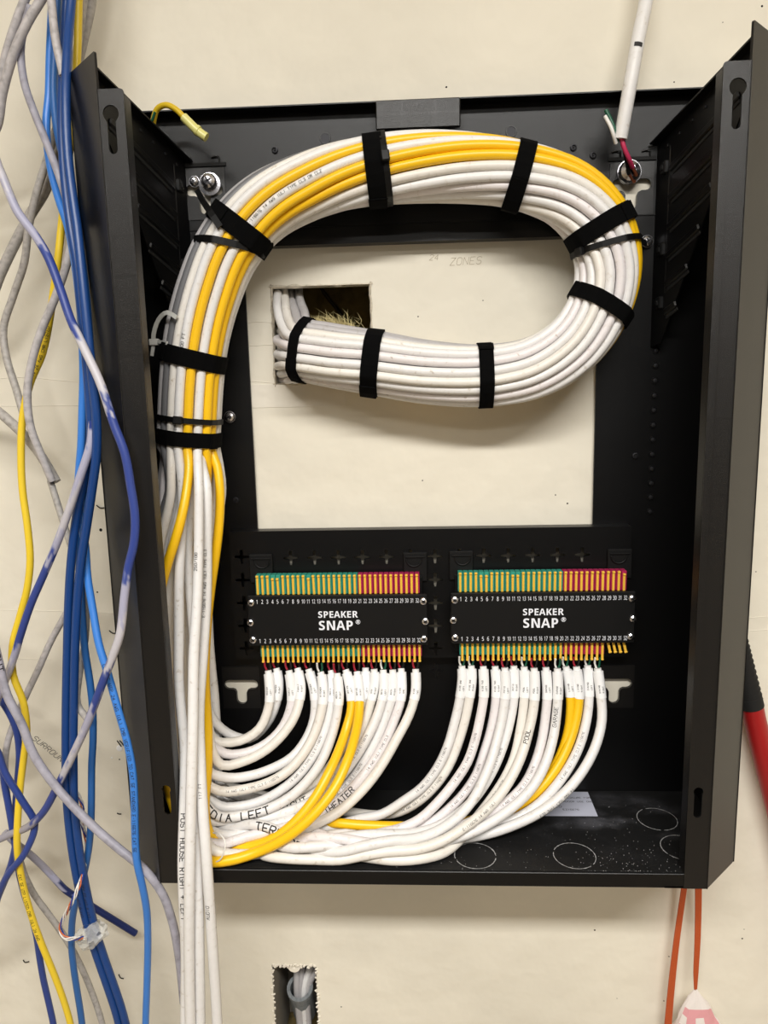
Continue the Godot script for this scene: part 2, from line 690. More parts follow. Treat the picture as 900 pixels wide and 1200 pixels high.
# ---------------------------------------------------------------- the scene
func _ready() -> void:
	# camera, environment, lights
	var cam := Camera3D.new()
	cam.name = "camera"
	add_child(cam)
	cam.fov = 69.96
	cam.near = 0.02
	cam.transform = Transform3D(Basis(Vector3(0.99863, -0.02274, -0.04706), Vector3(0.01474, 0.98638, -0.16383), Vector3(0.05014, 0.16291, 0.98537)), Vector3(-0.0018, 0.35876, 0.59694))
	cam.current = true
	var we := WorldEnvironment.new()
	we.name = "environment"
	var env := Environment.new()
	env.background_mode = Environment.BG_COLOR
	env.background_color = Color(0.02, 0.02, 0.02)
	env.tonemap_mode = Environment.TONE_MAPPER_LINEAR
	env.tonemap_exposure = 1.0
	env.sdfgi_enabled = true
	env.ssao_enabled = true
	env.ssil_enabled = true
	we.environment = env
	add_child(we)
	var lamp := AreaLight3D.new()
	lamp.name = "strip_lamp"
	lamp.area_size = Vector2(1.25, 0.17)
	lamp.light_color = Color(1.0, 0.99, 0.972)
	lamp.light_energy = 4.45
	lamp.shadow_enabled = true
	add_child(lamp)
	lamp.position = Vector3(0.05, 1.165, 1.2)
	lamp.rotation = Vector3(-PI / 2 - 0.1, 0, 0)
	var lamp2 := AreaLight3D.new()
	lamp2.name = "rear_strip_lamp"
	lamp2.area_size = Vector2(1.25, 0.17)
	lamp2.light_color = Color(1.0, 0.99, 0.972)
	lamp2.light_energy = 1.0
	lamp2.shadow_enabled = true
	add_child(lamp2)
	lamp2.position = Vector3(0.05, 1.165, 2.1)
	lamp2.rotation = Vector3(-PI / 2, 0, 0)
	materials()
	room()
	cabinet()
	blocks()
	trunk()
	straps()
	fixings()
	loose_cables()
	wall_marks()


func room() -> void:
	# the wall itself, with the square cable hole and the outlet box opening cut through it
	struct("wall_back", plate(rect(-1.9, -1.3, 1.9, 1.3), [rect(-0.1184, 0.36625, -0.0392, 0.44275), rect(-0.1475, -0.281, -0.1055, -0.169)], -0.004, 0.012), M.wall)
	struct("wall_cavity", box(Vector3(3.8, 2.6, 0.02)), M.plywood, Vector3(0, 0, -0.09))
	for x in [-0.31, 0.1]:
		struct("trim_1" if x < 0 else "trim_2", box(Vector3(0.038, 2.5, 0.062), 0.002), M.plywood, Vector3(x, 0, -0.0485))
	struct("wall_left", box(Vector3(0.05, 2.5, 2.8)), M.room, Vector3(-1.85, 0, 1.25))
	struct("wall_right", box(Vector3(0.05, 2.5, 2.8)), M.room, Vector3(1.85, 0, 1.25))
	struct("wall_front", box(Vector3(3.8, 2.5, 0.05)), M.room_dark, Vector3(0, 0, 2.6))
	struct("floor", box(Vector3(3.8, 0.05, 2.8)), M.floor, Vector3(0, -1.225, 1.25))
	struct("ceiling", box(Vector3(3.8, 0.05, 2.8)), M.ceiling, Vector3(0, 1.25, 1.25))
	var f2 := thing("ceiling_light", "second white ceiling strip light, further from the wall", "light", Vector3(0.05, 1.2, 2.1))
	part("housing", box(Vector3(1.3, 0.03, 0.2), 0.004), M.ceiling, f2, Vector3(0.05, 1.209, 2.1))
	part("lamp_panel", box(Vector3(1.25, 0.02, 0.17), 0.004), M.lamp_glow, f2, Vector3(0.05, 1.184, 2.1))
	var f := thing("ceiling_light", "long white ceiling strip light nearest the wall", "light", Vector3(0.05, 1.2, 1.2))
	part("housing", box(Vector3(1.3, 0.03, 0.2), 0.004), M.ceiling, f, Vector3(0.05, 1.209, 1.2))
	part("lamp_panel", box(Vector3(1.25, 0.02, 0.17), 0.004), M.lamp_glow, f, Vector3(0.05, 1.184, 1.2), Vector3(-0.1, 0, 0))


func cabinet() -> void:
	var c := thing("wall_cabinet", "open black steel wall cabinet with flanged sides mounted on the cream wall", "cabinet", Vector3(0, 0, 0))
	# back plate with the opening and four clover-shaped mounting holes
	var spots := [Vector2(-0.1598, 0.1062), Vector2(0.1598, 0.1062), Vector2(0.1615, 0.505), Vector2(-0.1665, 0.5125)]
	var holes := [rect(-0.1385, 0.145, 0.1386, 0.4715)]
	for s in spots:
		holes.append(clover(s))
	part("back_plate", plate(rect(-0.2314, 0.0, 0.2314, 0.571), holes, 0.0, 0.002), M.steel_inside, c)
	# raised brackets round those holes, each with two hook slots and a shadow gap
	for i in 4:
		var s: Vector2 = spots[i]
		part("mounting_bracket", plate(rect(s.x - 0.0165, s.y - 0.018, s.x + 0.0165, s.y + 0.02), [clover(s)], 0.0009, 0.0009), M.steel, c)
		if i > 1:
			var g := begin()
			add_box(g, Vector3(s.x, s.y + 0.0225, 0.0006), Vector3(0.036, 0.0026, 0.0012))
			part("slot", g.commit(), M.hole_dark, c)
			for k in [-0.012, 0.010]:
				part("hook", tube(PackedVector3Array([Vector3(s.x + k - 0.003, s.y + 0.0275, 0.0006), Vector3(s.x + k + 0.003, s.y + 0.028, 0.0018), Vector3(s.x + k + 0.0032, s.y + 0.0235, 0.001)]), 0.0006, 6), M.steel, c)
	# top lip, the tab hanging from it, and the folded edges of the opening
	part("top_lip", slab([Vector2(0, 0.0), Vector2(0.0118, 0.0), Vector2(0.0125, -0.0004), Vector2(0.0125, -0.0012), Vector2(0, -0.0014)], Vector3(-0.214, 0.5715, 0), Vector3(0, 0, 1), Vector3(0, 1, 0), -0.428), M.steel_inside, c)
	part("cover_tab", box_between(Vector3(-0.0309, 0.5508, 0.0105), Vector3(0.0318, 0.5712, 0.0138), 0.0008), M.steel, c)
	part("opening_lip", slab([Vector2(0, 0.0), Vector2(0.009, 0.0), Vector2(0.009, 0.005), Vector2(0.0078, 0.005), Vector2(0.0078, 0.0012), Vector2(0, 0.0012)], Vector3(-0.15, 0.4715, 0), Vector3(0, 0, 1), Vector3(0, 1, 0), -0.3), M.steel_inside, c)
	for s in [-1.0, 1.0]:
		part("crease", box_between(Vector3(-0.19, 0.4865, 0), Vector3(0.19, 0.4872, 0.0007)), M.steel_inside, c) if s > 0 else null
		# outer shell, the wing that slants out, its back return
		part("side_panel", box_between(Vector3(s * 0.2314 - 0.00075, 0.0, 0.0), Vector3(s * 0.2314 + 0.00075, 0.571, 0.08)), M.steel_inside, c)
		var wx := Vector3(s * 0.0315, 0, -0.0314).normalized()
		var wl := 0.0445
		var w := [Vector2(0, 0.0), Vector2(wl - 0.0022, 0.0), Vector2(wl - 0.0006, 0.0009), Vector2(wl, 0.003), Vector2(wl, 0.569), Vector2(wl - 0.0015, 0.571), Vector2(0.0008, 0.571), Vector2(0, 0.570)]
		part("slanted_wing", slab(w, Vector3(s * 0.2, 0, 0.1114), wx, Vector3(0, 1, 0), 0.0015 * -s), M.steel, c)
		# front strip with two keyholes
		var key := []
		for ky in [[0.5345, 0.5135], [0.0755, 0.0585]]:
			var cx := 0.1925 if ky[0] > 0.3 else 0.1905
			var kk := Geometry2D.merge_polygons(capsule(Vector2(0, 0), Vector2(0, -0.1), 5.2 if ky[0] > 0.3 else 3.4), capsule(Vector2(0, 0), Vector2(0, (ky[1] - ky[0]) * 1000.0), 2.8))
			var pp := []
			for q in kk[0]:
				if pp.is_empty() or pp[pp.size() - 1].distance_to(Vector2((cx + q.x * 0.001) * s, ky[0] + q.y * 0.001)) > 0.0003:
					pp.append(Vector2((cx + q.x * 0.001) * s, ky[0] + q.y * 0.001))
			key.append(pp)
		var o := [Vector2(s * 0.2001, 0.0), Vector2(s * 0.1835, 0.0), Vector2(s * 0.1835, 0.547), Vector2(s * 0.1841, 0.5485), Vector2(s * 0.1855, 0.549), Vector2(s * 0.2001, 0.549)]
		part("front_strip", plate(o, key, 0.1114, 0.0015), M.steel, c)
		part("crease", box_between(Vector3(s * 0.2 - 0.0003, 0.0, 0.111), Vector3(s * 0.2 + 0.0003, 0.549, 0.1121), 0.0002), M.steel, c)
		part("strip_return", box_between(Vector3(minf(s * 0.1835, s * 0.1849), 0.0, 0.1), Vector3(maxf(s * 0.1835, s * 0.1849), 0.546, 0.1105)), M.steel, c)
		part("base_cap", box_between(Vector3(minf(s * 0.17, s * 0.2), 0.0, 0.08), Vector3(maxf(s * 0.17, s * 0.2), 0.0015, 0.111)), M.steel, c)
		gusset(c, s)
		# column of round holes, deep and closed at the back
		if s > 0:
			for k in 19:
				var y := 0.4670 - k * 0.01165
				var hole := part("round_hole", lathe([Vector2(0.0028, 0.0), Vector2(0.0028, 0.0007), Vector2(0.0023, 0.0007), Vector2(0.0023, 0.0003), Vector2(0.0, 0.0003)], 12), M.steel_inside, c, Vector3(0.1845, y, 0.0))
				part("hole_plug", lathe([Vector2(0.0023, 0.0003), Vector2(0.0016, 0.0012), Vector2(0, 0.0014)], 10), M.recess, hole, Vector3(0.1845, y, 0.0))
	# floor of the cabinet with knockouts, dust and the front lip
	var fl := part("bottom_panel", slab([Vector2(-0.2305, 0), Vector2(0.2305, 0), Vector2(0.2305, 0.076), Vector2(0.199, 0.1085), Vector2(-0.199, 0.1085), Vector2(-0.2305, 0.076)], Vector3(0, 0.011, 0), Vector3(1, 0, 0), Vector3(0, 0, 1), 0.0015), dusty_steel(), c)
	part("front_lip", box_between(Vector3(-0.184, 0.0, 0.1095), Vector3(0.184, 0.0112, 0.111), 0.0004), M.steel_inside, c)
	for k in [[0.0354, 0.0915, 0.0155, 0.2], [0.1098, 0.0905, 0.0155, 0.9], [0.1861, 0.042, 0.0155, 1.7], [0.193, 0.0795, 0.0155, 2.6]]:
		for a in [[0.0, 2.5], [2.7, 6.1]]:
			var st := begin()
			var noise := FastNoiseLite.new()
			noise.frequency = 0.9
			var n := 30
			for i in n:
				var t0: float = k[3] + lerpf(a[0], a[1], float(i) / n)
				var t1: float = k[3] + lerpf(a[0], a[1], float(i + 1) / n)
				var w0 := 0.0002 + 0.0005 * absf(noise.get_noise_2d(t0 * 3.0, k[0] * 40))
				var p := []
				for q in [[t0, -w0], [t0, w0], [t1, w0], [t1, -w0]]:
					p.append(Vector3(k[0] + cos(q[0]) * (k[2] + q[1]), 0.0112, k[1] + sin(q[0]) * (k[2] + q[1])))
				face(st, p, Vector3.UP)
			part("knockout_edge", st.commit(), M.dust, fl)
	var crumbs := begin()
	var rg := RandomNumberGenerator.new()
	rg.seed = 5
	for i in 260:
		var at := Vector3(rg.randf_range(0.12, 0.2) if i % 2 else rg.randf_range(-0.03, 0.2), 0.0112, minf(0.108, absf(rg.randfn(0.1, 0.012)) if i % 3 else rg.randf_range(0.02, 0.108)))
		if at.z > 0.109:
			at.z = 0.108
		add_box(crumbs, at, Vector3.ONE * rg.randf_range(0.00015, 0.00042), 0.0, Basis.from_euler(Vector3(rg.randf(), rg.randf(), rg.randf())))
	var cr := part("dust_crumbs", crumbs.commit(), M.dust, fl)
	cr.set_meta("kind", "stuff")
	# rating sticker lying on the floor of the cabinet
	var sk := thing("rating_sticker", "pale rectangular rating sticker with small print on the cabinet floor", "sticker", Vector3(0.116, 0.0111, 0.021))
	part("paper", box_between(Vector3(0.09, 0.01105, 0.002), Vector3(0.1395, 0.0113, 0.0385)), M.sticker, sk)
	var st2 := begin()
	var X := Vector3(1, 0, 0)
	var Y := Vector3(0, 0, -1)
	print_flat(st2, Vector3(0.0985, 0.01136, 0.018), X, Y, "UL", 0.0075, 0.0011)
	for i in 28:
		var a := TAU * i / 28
		var b := TAU * (i + 1) / 28
		var o2 := Vector3(0.1018, 0.01136, 0.0145)
		face(st2, [o2 + Vector3(cos(a), 0, sin(a)) * 0.0078, o2 + Vector3(cos(a), 0, sin(a)) * 0.0087, o2 + Vector3(cos(b), 0, sin(b)) * 0.0087, o2 + Vector3(cos(b), 0, sin(b)) * 0.0078], Vector3.UP)
	print_flat(st2, Vector3(0.0965, 0.01136, 0.0265), X, Y, "LISTED", 0.003, 0.0004)
	for r in [[0.1145, 0.0125, "ENCLOSURE FOR"], [0.1135, 0.0185, "INDOOR USE ONLY"], [0.113, 0.0305, "E316676"]]:
		print_flat(st2, Vector3(r[0], 0.01136, r[1]), X, Y, r[2], 0.0021, 0.0003)
	part("lettering", st2.commit(), M.ink, sk)


func gusset(c: Node3D, s: float) -> void:
	# the flared triangular side bracket: louvres pressed into it, a folded top edge and a rail for cage nuts at the back
	var o := Vector3(s * 0.18, 0, 0)
	var x := Vector3(s * 0.0305, 0, 0.085).normalized()
	var n := x.cross(Vector3(0, 1, 0)) * s      # towards the inside of the cabinet
	var y := Vector3(0, 1, 0)
	if n.x * s > 0:
		n = -n
	var poly := [Vector2(0.0, 0.388), Vector2(0.012, 0.39), Vector2(0.102, 0.566), Vector2(0.102, 0.5705), Vector2(0.0, 0.5366)]
	var g := part("side_bracket", slab(poly, o, x, y, 0.0012 * -s), M.steel_inside, c)
	# folded top edge with a row of small notches
	var d := Vector2(0.102, 0.0339).normalized()
	var along := (x * d.x + y * d.y)
	var lip := begin()
	add_box(lip, o + x * 0.051 + y * 0.5536 + n * 0.0035, Vector3(0.0012, 0.0014, 0.107), 0.0, Basis(n, along.cross(n).normalized(), along))
	add_box(lip, o + x * 0.051 + y * 0.5536 + n * 0.0035, Vector3(0.007, 0.0012, 0.107), 0.0, Basis(n, along.cross(n).normalized(), along))
	part("folded_edge", lip.commit(), M.steel_inside, g)
	for k in 6:
		var at := o + x * (0.012 + k * 0.013) + y * (0.5366 + (0.012 + k * 0.013) * 0.332 - 0.008) + n * 0.0008
		var nb := begin()
		add_box(nb, at, Vector3(0.0009, 0.0016, 0.0018), 0.0, Basis(n, y, x))
		part("notch", nb.commit(), M.recess if k % 2 else M.steel, g)
	# louvres: long pressed ribs that rise towards the front and get shorter downwards
	for k in 6:
		var y0 := 0.519 - k * 0.0205
		var x0 := 0.016
		var x1 := 0.016 + maxf(0.012, 0.066 - k * 0.0105)
		var a := o + x * x0 + y * (y0 - 0.004)
		var b := o + x * x1 + y * (y0 + (x1 - x0) * 0.42 - 0.004)
		var dir := (b - a).normalized()
		var up := dir.cross(n).normalized()
		if up.y < 0:
			up = -up
		var st := begin()
		var len := a.distance_to(b)
		add_box(st, (a + b) * 0.5 + n * 0.0008, Vector3(0.0024, 0.0052, len), 0.001, Basis(n, up, dir))
		part("louvre", st.commit(), M.steel_inside, g)
		var st3 := begin()
		add_box(st3, (a + b) * 0.5 + n * 0.0003 - up * 0.0042, Vector3(0.0012, 0.0026, len * 0.96), 0.0004, Basis(n, up, dir))
		part("louvre_slot", st3.commit(), M.hole_dark, g)
	# rail with square cage nuts
	var rail := begin()
	add_box(rail, Vector3(s * 0.1855, 0.4795, 0.0085), Vector3(0.0015, 0.105, 0.012), 0.0004)
	add_box(rail, Vector3(s * 0.1905, 0.4795, 0.0125), Vector3(0.004, 0.105, 0.0014), 0.0004)
	var rl := part("cage_nut_rail", rail.commit(), M.steel, g)
	for k in [0, 3, 5]:
		var nut := begin()
		var at := Vector3(s * 0.1836, 0.518 - k * 0.0195, 0.008)
		add_box(nut, at, Vector3(0.0045, 0.0095, 0.0095), 0.001)
		add_box(nut, at + Vector3(-s * 0.002, 0, 0), Vector3(0.003, 0.0045, 0.0045), 0.0008)
		part("cage_nut", nut.commit(), M.plastic_black, rl)


func dusty_steel() -> StandardMaterial3D:
	var w := 768
	var h := 192
	var im := Image.create(w, h, false, Image.FORMAT_RGB8)
	var n := FastNoiseLite.new()
	n.seed = 9
	n.frequency = 0.012
	n.fractal_octaves = 5
	var rg := RandomNumberGenerator.new()
	rg.seed = 3
	for j in h:
		for i in w:
			var x := (float(i) / w - 0.5) * 0.48
			var z := float(j) / h * 0.12
			var smear := clampf(n.get_noise_2d(i, j * 1.6) * 1.5 + 0.18, 0, 1)
			var place := exp(-pow((x - 0.15) / 0.06, 2) - pow((z - 0.045) / 0.035, 2)) + 0.25 * exp(-pow((z - 0.01) / 0.03, 2))
			var v := 0.035 + 0.24 * smear * clampf(place, 0, 1) + 0.02 * rg.randf()
			if rg.randf() < 0.004 + 0.02 * place * smear:
				v += 0.25 * rg.randf()
			im.set_pixel(i, j, Color(v, v, v * 1.06))
	var m := mat("dusty_steel", Color(1, 1, 1), 0.6)
	m.albedo_texture = ImageTexture.create_from_image(im)
	m.uv1_triplanar = true
	m.uv1_scale = Vector3(1.0 / 0.48, 1.0 / 0.48, 1.0 / 0.12)
	m.uv1_offset = Vector3(0.5, 0, 0)
	return m


# ---------------------------------------------------------------- terminal blocks
func blocks() -> void:
	var p := thing("mounting_plate", "black panel with cross-shaped cut-outs carrying the two terminal blocks", "panel", Vector3(0, 0.18, 0.012))
	var cut := []
	for k in 13:
		cut.append(plus(Vector2(-0.1095 + k * 0.0198 - (0.0 if k < 6 else 0.0), 0.2246), 0.006, 0.0013))
	for k in 5:
		cut.append(plus(Vector2(0.0092, 0.2049 - k * 0.0197), 0.006, 0.0013))
		cut.append(plus(Vector2(-0.1504, 0.2262 - k * 0.0198), 0.006, 0.0013))
	part("panel", plate(rect(-0.1602, 0.138, 0.167, 0.2472), cut, 0.012, 0.0013), M.steel_inside, p)
	part("top_fold", box_between(Vector3(-0.1602, 0.2462, 0.0), Vector3(0.167, 0.2475, 0.0118), 0.0003), M.steel_inside, p)
	for s in [-0.1595, 0.1663]:
		part("side_fold", box_between(Vector3(s - 0.0007, 0.138, 0.0), Vector3(s + 0.0007, 0.2462, 0.0118)), M.steel_inside, p)
	block(Vector3(-0.0704, 0.178, 0.0), "left-hand black 32-way terminal block with teal and magenta terminals", 0)
	block(Vector3(0.0940, 0.1788, 0.0), "right-hand black 32-way terminal block with four slanted levers at lower right", 1)


func block(c: Vector3, label: String, which: int) -> void:
	var b := thing("terminal_block", label, "terminal block", c + Vector3(0, 0, 0.012), "terminal blocks on the black panel")
	part("base", box_between(c + Vector3(-0.069, -0.034, 0.0121), c + Vector3(0.069, 0.0315, 0.0165), 0.0006), M.plastic_black, b)
	# corner clips behind the block
	for s in [-1.0, 1.0]:
		var st := begin()
		add_box(st, c + Vector3(s * 0.0635, 0.0385, 0.0135), Vector3(0.0195, 0.024, 0.003), 0.0006)
		var clip := part("corner_clip", st.commit(), M.plastic_black, b)
		var hook := PackedVector3Array()
		for k in 9:
			var a := PI + PI * k / 8.0
			hook.append(c + Vector3(s * 0.0635 - s * 0.001 + cos(a) * 0.0062, 0.0455 + sin(a) * 0.0062, 0.0155))
		part("clip_ring", tube(hook, 0.0007, 6, 0.002), M.plastic_black, clip)
		part("clip_bar", box_between(c + Vector3(s * 0.0635 - 0.008, 0.0465, 0.0148), c + Vector3(s * 0.0635 + 0.008, 0.0476, 0.0162), 0.0003), M.plastic_black, clip)
	var step := 0.00418
	var x0 := -15.5 * step
	# terminal strips: teal for 1 to 20, magenta for 21 to 32; grooves between the ways
	for row in [0, 1]:
		for run in [[0, 20, "teal"], [20, 32 if row == 0 or which == 0 else 28, "magenta"]]:
			var st := begin()
			for k in range(run[0], run[1]):
				var x := x0 + k * step
				if row == 0:
					add_box(st, c + Vector3(x, 0.0272, 0.020), Vector3(step - 0.0003, 0.0160, 0.008), 0.0003)
				else:
					add_box(st, c + Vector3(x + 0.0010, -0.0283, 0.0195), Vector3(step - 0.0003, 0.0125, 0.007), 0.0003)
			part("terminal_strip", st.commit(), M[run[2]], b)
	# levers
	var lv := begin()
	add_box(lv, Vector3.ZERO, Vector3(0.0019, 0.0155, 0.0016), 0.0004)
	add_box(lv, Vector3(0, 0.0076, 0.0004), Vector3(0.0023, 0.0018, 0.0026), 0.0005)
	var top_lever := lv.commit()
	var lb := begin()
	add_box(lb, Vector3.ZERO, Vector3(0.0019, 0.0165, 0.0018), 0.0004)
	add_box(lb, Vector3(0, -0.0076, 0.0003), Vector3(0.0022, 0.0016, 0.0026), 0.0005)
	var low_lever := lb.commit()
	var ls := begin()
	add_box(ls, Vector3.ZERO, Vector3(0.0021, 0.011, 0.0018), 0.0004)
	add_box(ls, Vector3(0, -0.005, 0.0003), Vector3(0.0026, 0.0016, 0.0026), 0.0005)
	var short_lever := ls.commit()
	var lowered := [3, 4, 10] if which == 0 else [4, 5, 10, 11]
	for k in 32:
		var x := x0 + k * step
		var drop := 0.0
		if k in lowered:
			drop = 0.0022
		if which == 1 and k == 31:
			drop = 0.002
		part("top_lever", top_lever, M.lever_yellow, b, c + Vector3(x - 0.0002, 0.0268 - drop, 0.0246), Vector3(0, 0, 0.03 if k in [4, 11] else 0.0))
		if which == 1 and k >= 28:
			part("low_lever", short_lever, M.lever_yellow, b, c + Vector3(x + 0.002, -0.0272, 0.0237), Vector3(0, 0, 0.22))
		else:
			part("low_lever", low_lever, M.lever_yellow, b, c + Vector3(x + 0.0012, -0.0306, 0.0237))
	# printed cover plate and its screws
	var cv := part("cover_plate", box_between(c + Vector3(-0.0728, -0.0226, 0.0255), c + Vector3(0.0728, 0.0195, 0.0295), 0.0006), M.plastic_black, b)
	for k in 32:
		for row in [[0.0146, 0.0], [-0.0186, 0.0008]]:
			var n := letters(str(k + 1), 0.0041, M.print_white, cv, c + Vector3(x0 + k * step + row[1], row[0], 0.0295), "number", false)
			n.scale = Vector3(0.64 if k > 8 else 0.8, 1.12, 1)
	letters("SPEAKER", 0.0078, M.print_white, cv, c + Vector3(0.0005, 0.0036, 0.0295))
	letters("SNAP", 0.0112, M.print_white, cv, c + Vector3(-0.0012, -0.0056, 0.0295))
	letters("\u00ae", 0.0052, M.print_white, cv, c + Vector3(0.0168, -0.0028, 0.0295))
	for s in [-1.0, 1.0]:
		for y in [0.0142, -0.0025, -0.0172]:
			screw(b, "cover_screw", c + Vector3(s * (0.0697 if absf(y) > 0.01 else 0.071), y, 0.0295), 0.0031)


func screw(parent: Node3D, called: String, at: Vector3, r: float) -> MeshInstance3D:
	var s := part(called, lathe([Vector2(r, 0.0), Vector2(r, r * 0.25), Vector2(r * 0.85, r * 0.55), Vector2(r * 0.5, r * 0.75), Vector2(0, r * 0.8)], 16), M.chrome, parent, at)
	var st := begin()
	add_box(st, Vector3(0, 0, r * 0.74), Vector3(r * 0.95, r * 0.22, r * 0.16), 0.0, Basis.from_euler(Vector3(0, 0, 0.5)))
	add_box(st, Vector3(0, 0, r * 0.74), Vector3(r * 0.22, r * 0.95, r * 0.16), 0.0, Basis.from_euler(Vector3(0, 0, 0.5)))
	part("cross_recess", st.commit(), M.recess, s, at)
	return s


# ---------------------------------------------------------------- the combed bundle
func trunk() -> void:
	for q in 4:
		if q == 0:
			slots.append(Vector2.ZERO)
		for k in 6 * q:
			var a := Vector2.from_angle(TAU * (k / q) / 6.0) * q
			var b := Vector2.from_angle(TAU * (k / q + 1) / 6.0) * q
			var v := a.lerp(b, float(k % q) / q) * PITCH
			slots.append(v * (0.45 + 0.55 * q * PITCH * 0.935 / v.length()))      # hexagonal rings, drawn rounder by the straps
	var line := mm([-88.8, 390.7, 27, -63.4, 385.3, 33, -36.2, 380.1, 35, 4.2, 372.2, 36, 47.5, 368.6, 37, 83.5, 373.4, 37, 112.5, 389.9, 38, 131.1, 416.9, 38, 136.5, 444.2, 38, 129.2, 470.4, 38, 108.1, 493.2, 38, 71.7, 508.3, 38, 24.4, 515.7, 38, -30.6, 514.8, 40, -75.2, 507.1, 40, -113.3, 491.5, 40, -140, 465.6, 40, -157.3, 432.7, 40, -168.5, 398.9, 40, -174.2, 367.4, 40, -178, 335.3, 40, -179.4, 319.6, 40])
	var turn := [-72, -68, -60, -53, -45, -36, -24, -12, 2, 20, 34, 50, 70, 94, 116, 132, 139, 143, 145, 145, 145, 145]
	var s := smooth(line, 0.008)
	trunk_c = s.p
	trunk_t = tangents(trunk_c)
	for i in trunk_c.size():
		var f := Vector3(0, 0.05, 1)
		f = (f - trunk_t[i] * f.dot(trunk_t[i])).normalized()
		trunk_f.append(f)
		trunk_u.append(trunk_t[i].cross(f))
		var k := mini(int(s.t[i]), turn.size() - 2)
		trunk_a.append(deg_to_rad(lerpf(turn[k], turn[k + 1], s.t[i] - k)))
	speaker_cables()


func slot_at(i: int, k: int) -> Vector2:
	return slots[k].rotated(trunk_a[i])


func along_trunk(k: int, head: PackedVector3Array) -> PackedVector3Array:
	var out := head.duplicate()
	for i in range(0, trunk_c.size(), 2):
		var w := slot_at(i, k)
		out.append(trunk_c[i] + trunk_u[i] * w.x + trunk_f[i] * w.y)
	return out


# one speaker cable from the wall to wherever it ends; with `ends` it carries a sleeve and conductors
func speaker_cable(k: int, kind: String, head: PackedVector3Array, tail: PackedVector3Array, label: String, ends := "", note := "") -> void:
	var p := along_trunk(k, head)
	p.append_array(tail)
	var s: PackedVector3Array = smooth(p, 0.007).p
	var o := thing("speaker_cable", label, "cable", Vector3(-0.08, 0.4, -0.03), "speaker cables in the combed bundle")
	var n := s.size()
	var body := s
	if ends:
		# the jacket stops short of the terminal; the sleeve covers its last stretch
		var cut := n - 1
		var run := 0.0
		while run < 0.0095:
			run += s[cut].distance_to(s[cut - 1])
			cut -= 1
		body = s.slice(0, cut + 1)
	var m: Material = M[kind]
	var rr := PackedFloat32Array()
	var lead := smooth(along_trunk(k, head), 0.007).p.size() as int
	for i in body.size():
		rr.append(lerpf(RC, RT, clampf((i - lead - 4) / 18.0, 0.0, 1.0)))
	part("jacket", sweep(body, rr, 10), m, o)
	if ends:
		var fine: PackedVector3Array = smooth(tail.slice(tail.size() - 5), 0.0015).p
		var cum := 0.0
		var hi := -1
		var lo := -1
		for i in range(fine.size() - 1, 0, -1):
			cum += fine[i].distance_to(fine[i - 1])
			if hi < 0 and cum > 0.0065:
				hi = i
			if lo < 0 and cum > 0.029:
				lo = i
		lo = maxi(lo, 1)
		var sl := part("label_sleeve", sweep(fine.slice(lo, hi + 1), RT + 0.0003, 12), M.sleeve, o)
		var words := ends.split("|")
		var ink := begin()
		for w in words.size():
			print_on(ink, fine.slice(lo, hi + 1), RT + 0.0003, words[w], 0.017, 0.0012, 0.0002, 0.35 - w * 0.7)
		part("lettering", ink.commit(), M.ink, sl)
		part("inner_sheath", sweep(fine.slice(hi - 2, mini(hi + 3, fine.size())), 0.0029, 10), M.jacket_clean, o)
		var e := fine[fine.size() - 1]
		var j := fine[maxi(hi + 3, 0) if hi + 3 < fine.size() else hi]
		var pair := [["copper_red", -0.0021], ["wire_black", 0.0021]]
		if k % 3 == 1:
			pair = [["wire_white", -0.0018], ["wire_green", 0.0021]]
		for w in pair:
			part("conductor", tube(PackedVector3Array([j + Vector3(w[1] * 0.5, -0.001, 0), e + Vector3(w[1], 0.0005, 0), e + Vector3(w[1], 0.0055, 0.0015)]), 0.0009, 6, 0.003), M[w[0]], o)
	if note:
		for job in note.split(";"):
			var f := job.split(":")
			var h := float(f[2])
			var st := begin()
			print_on(st, s, RT, f[0], float(f[1]), h, h * (0.16 if h > 0.003 else 0.13), float(f[3]), f.size() > 4)
			part("printing", st.commit(), M.ink, o)


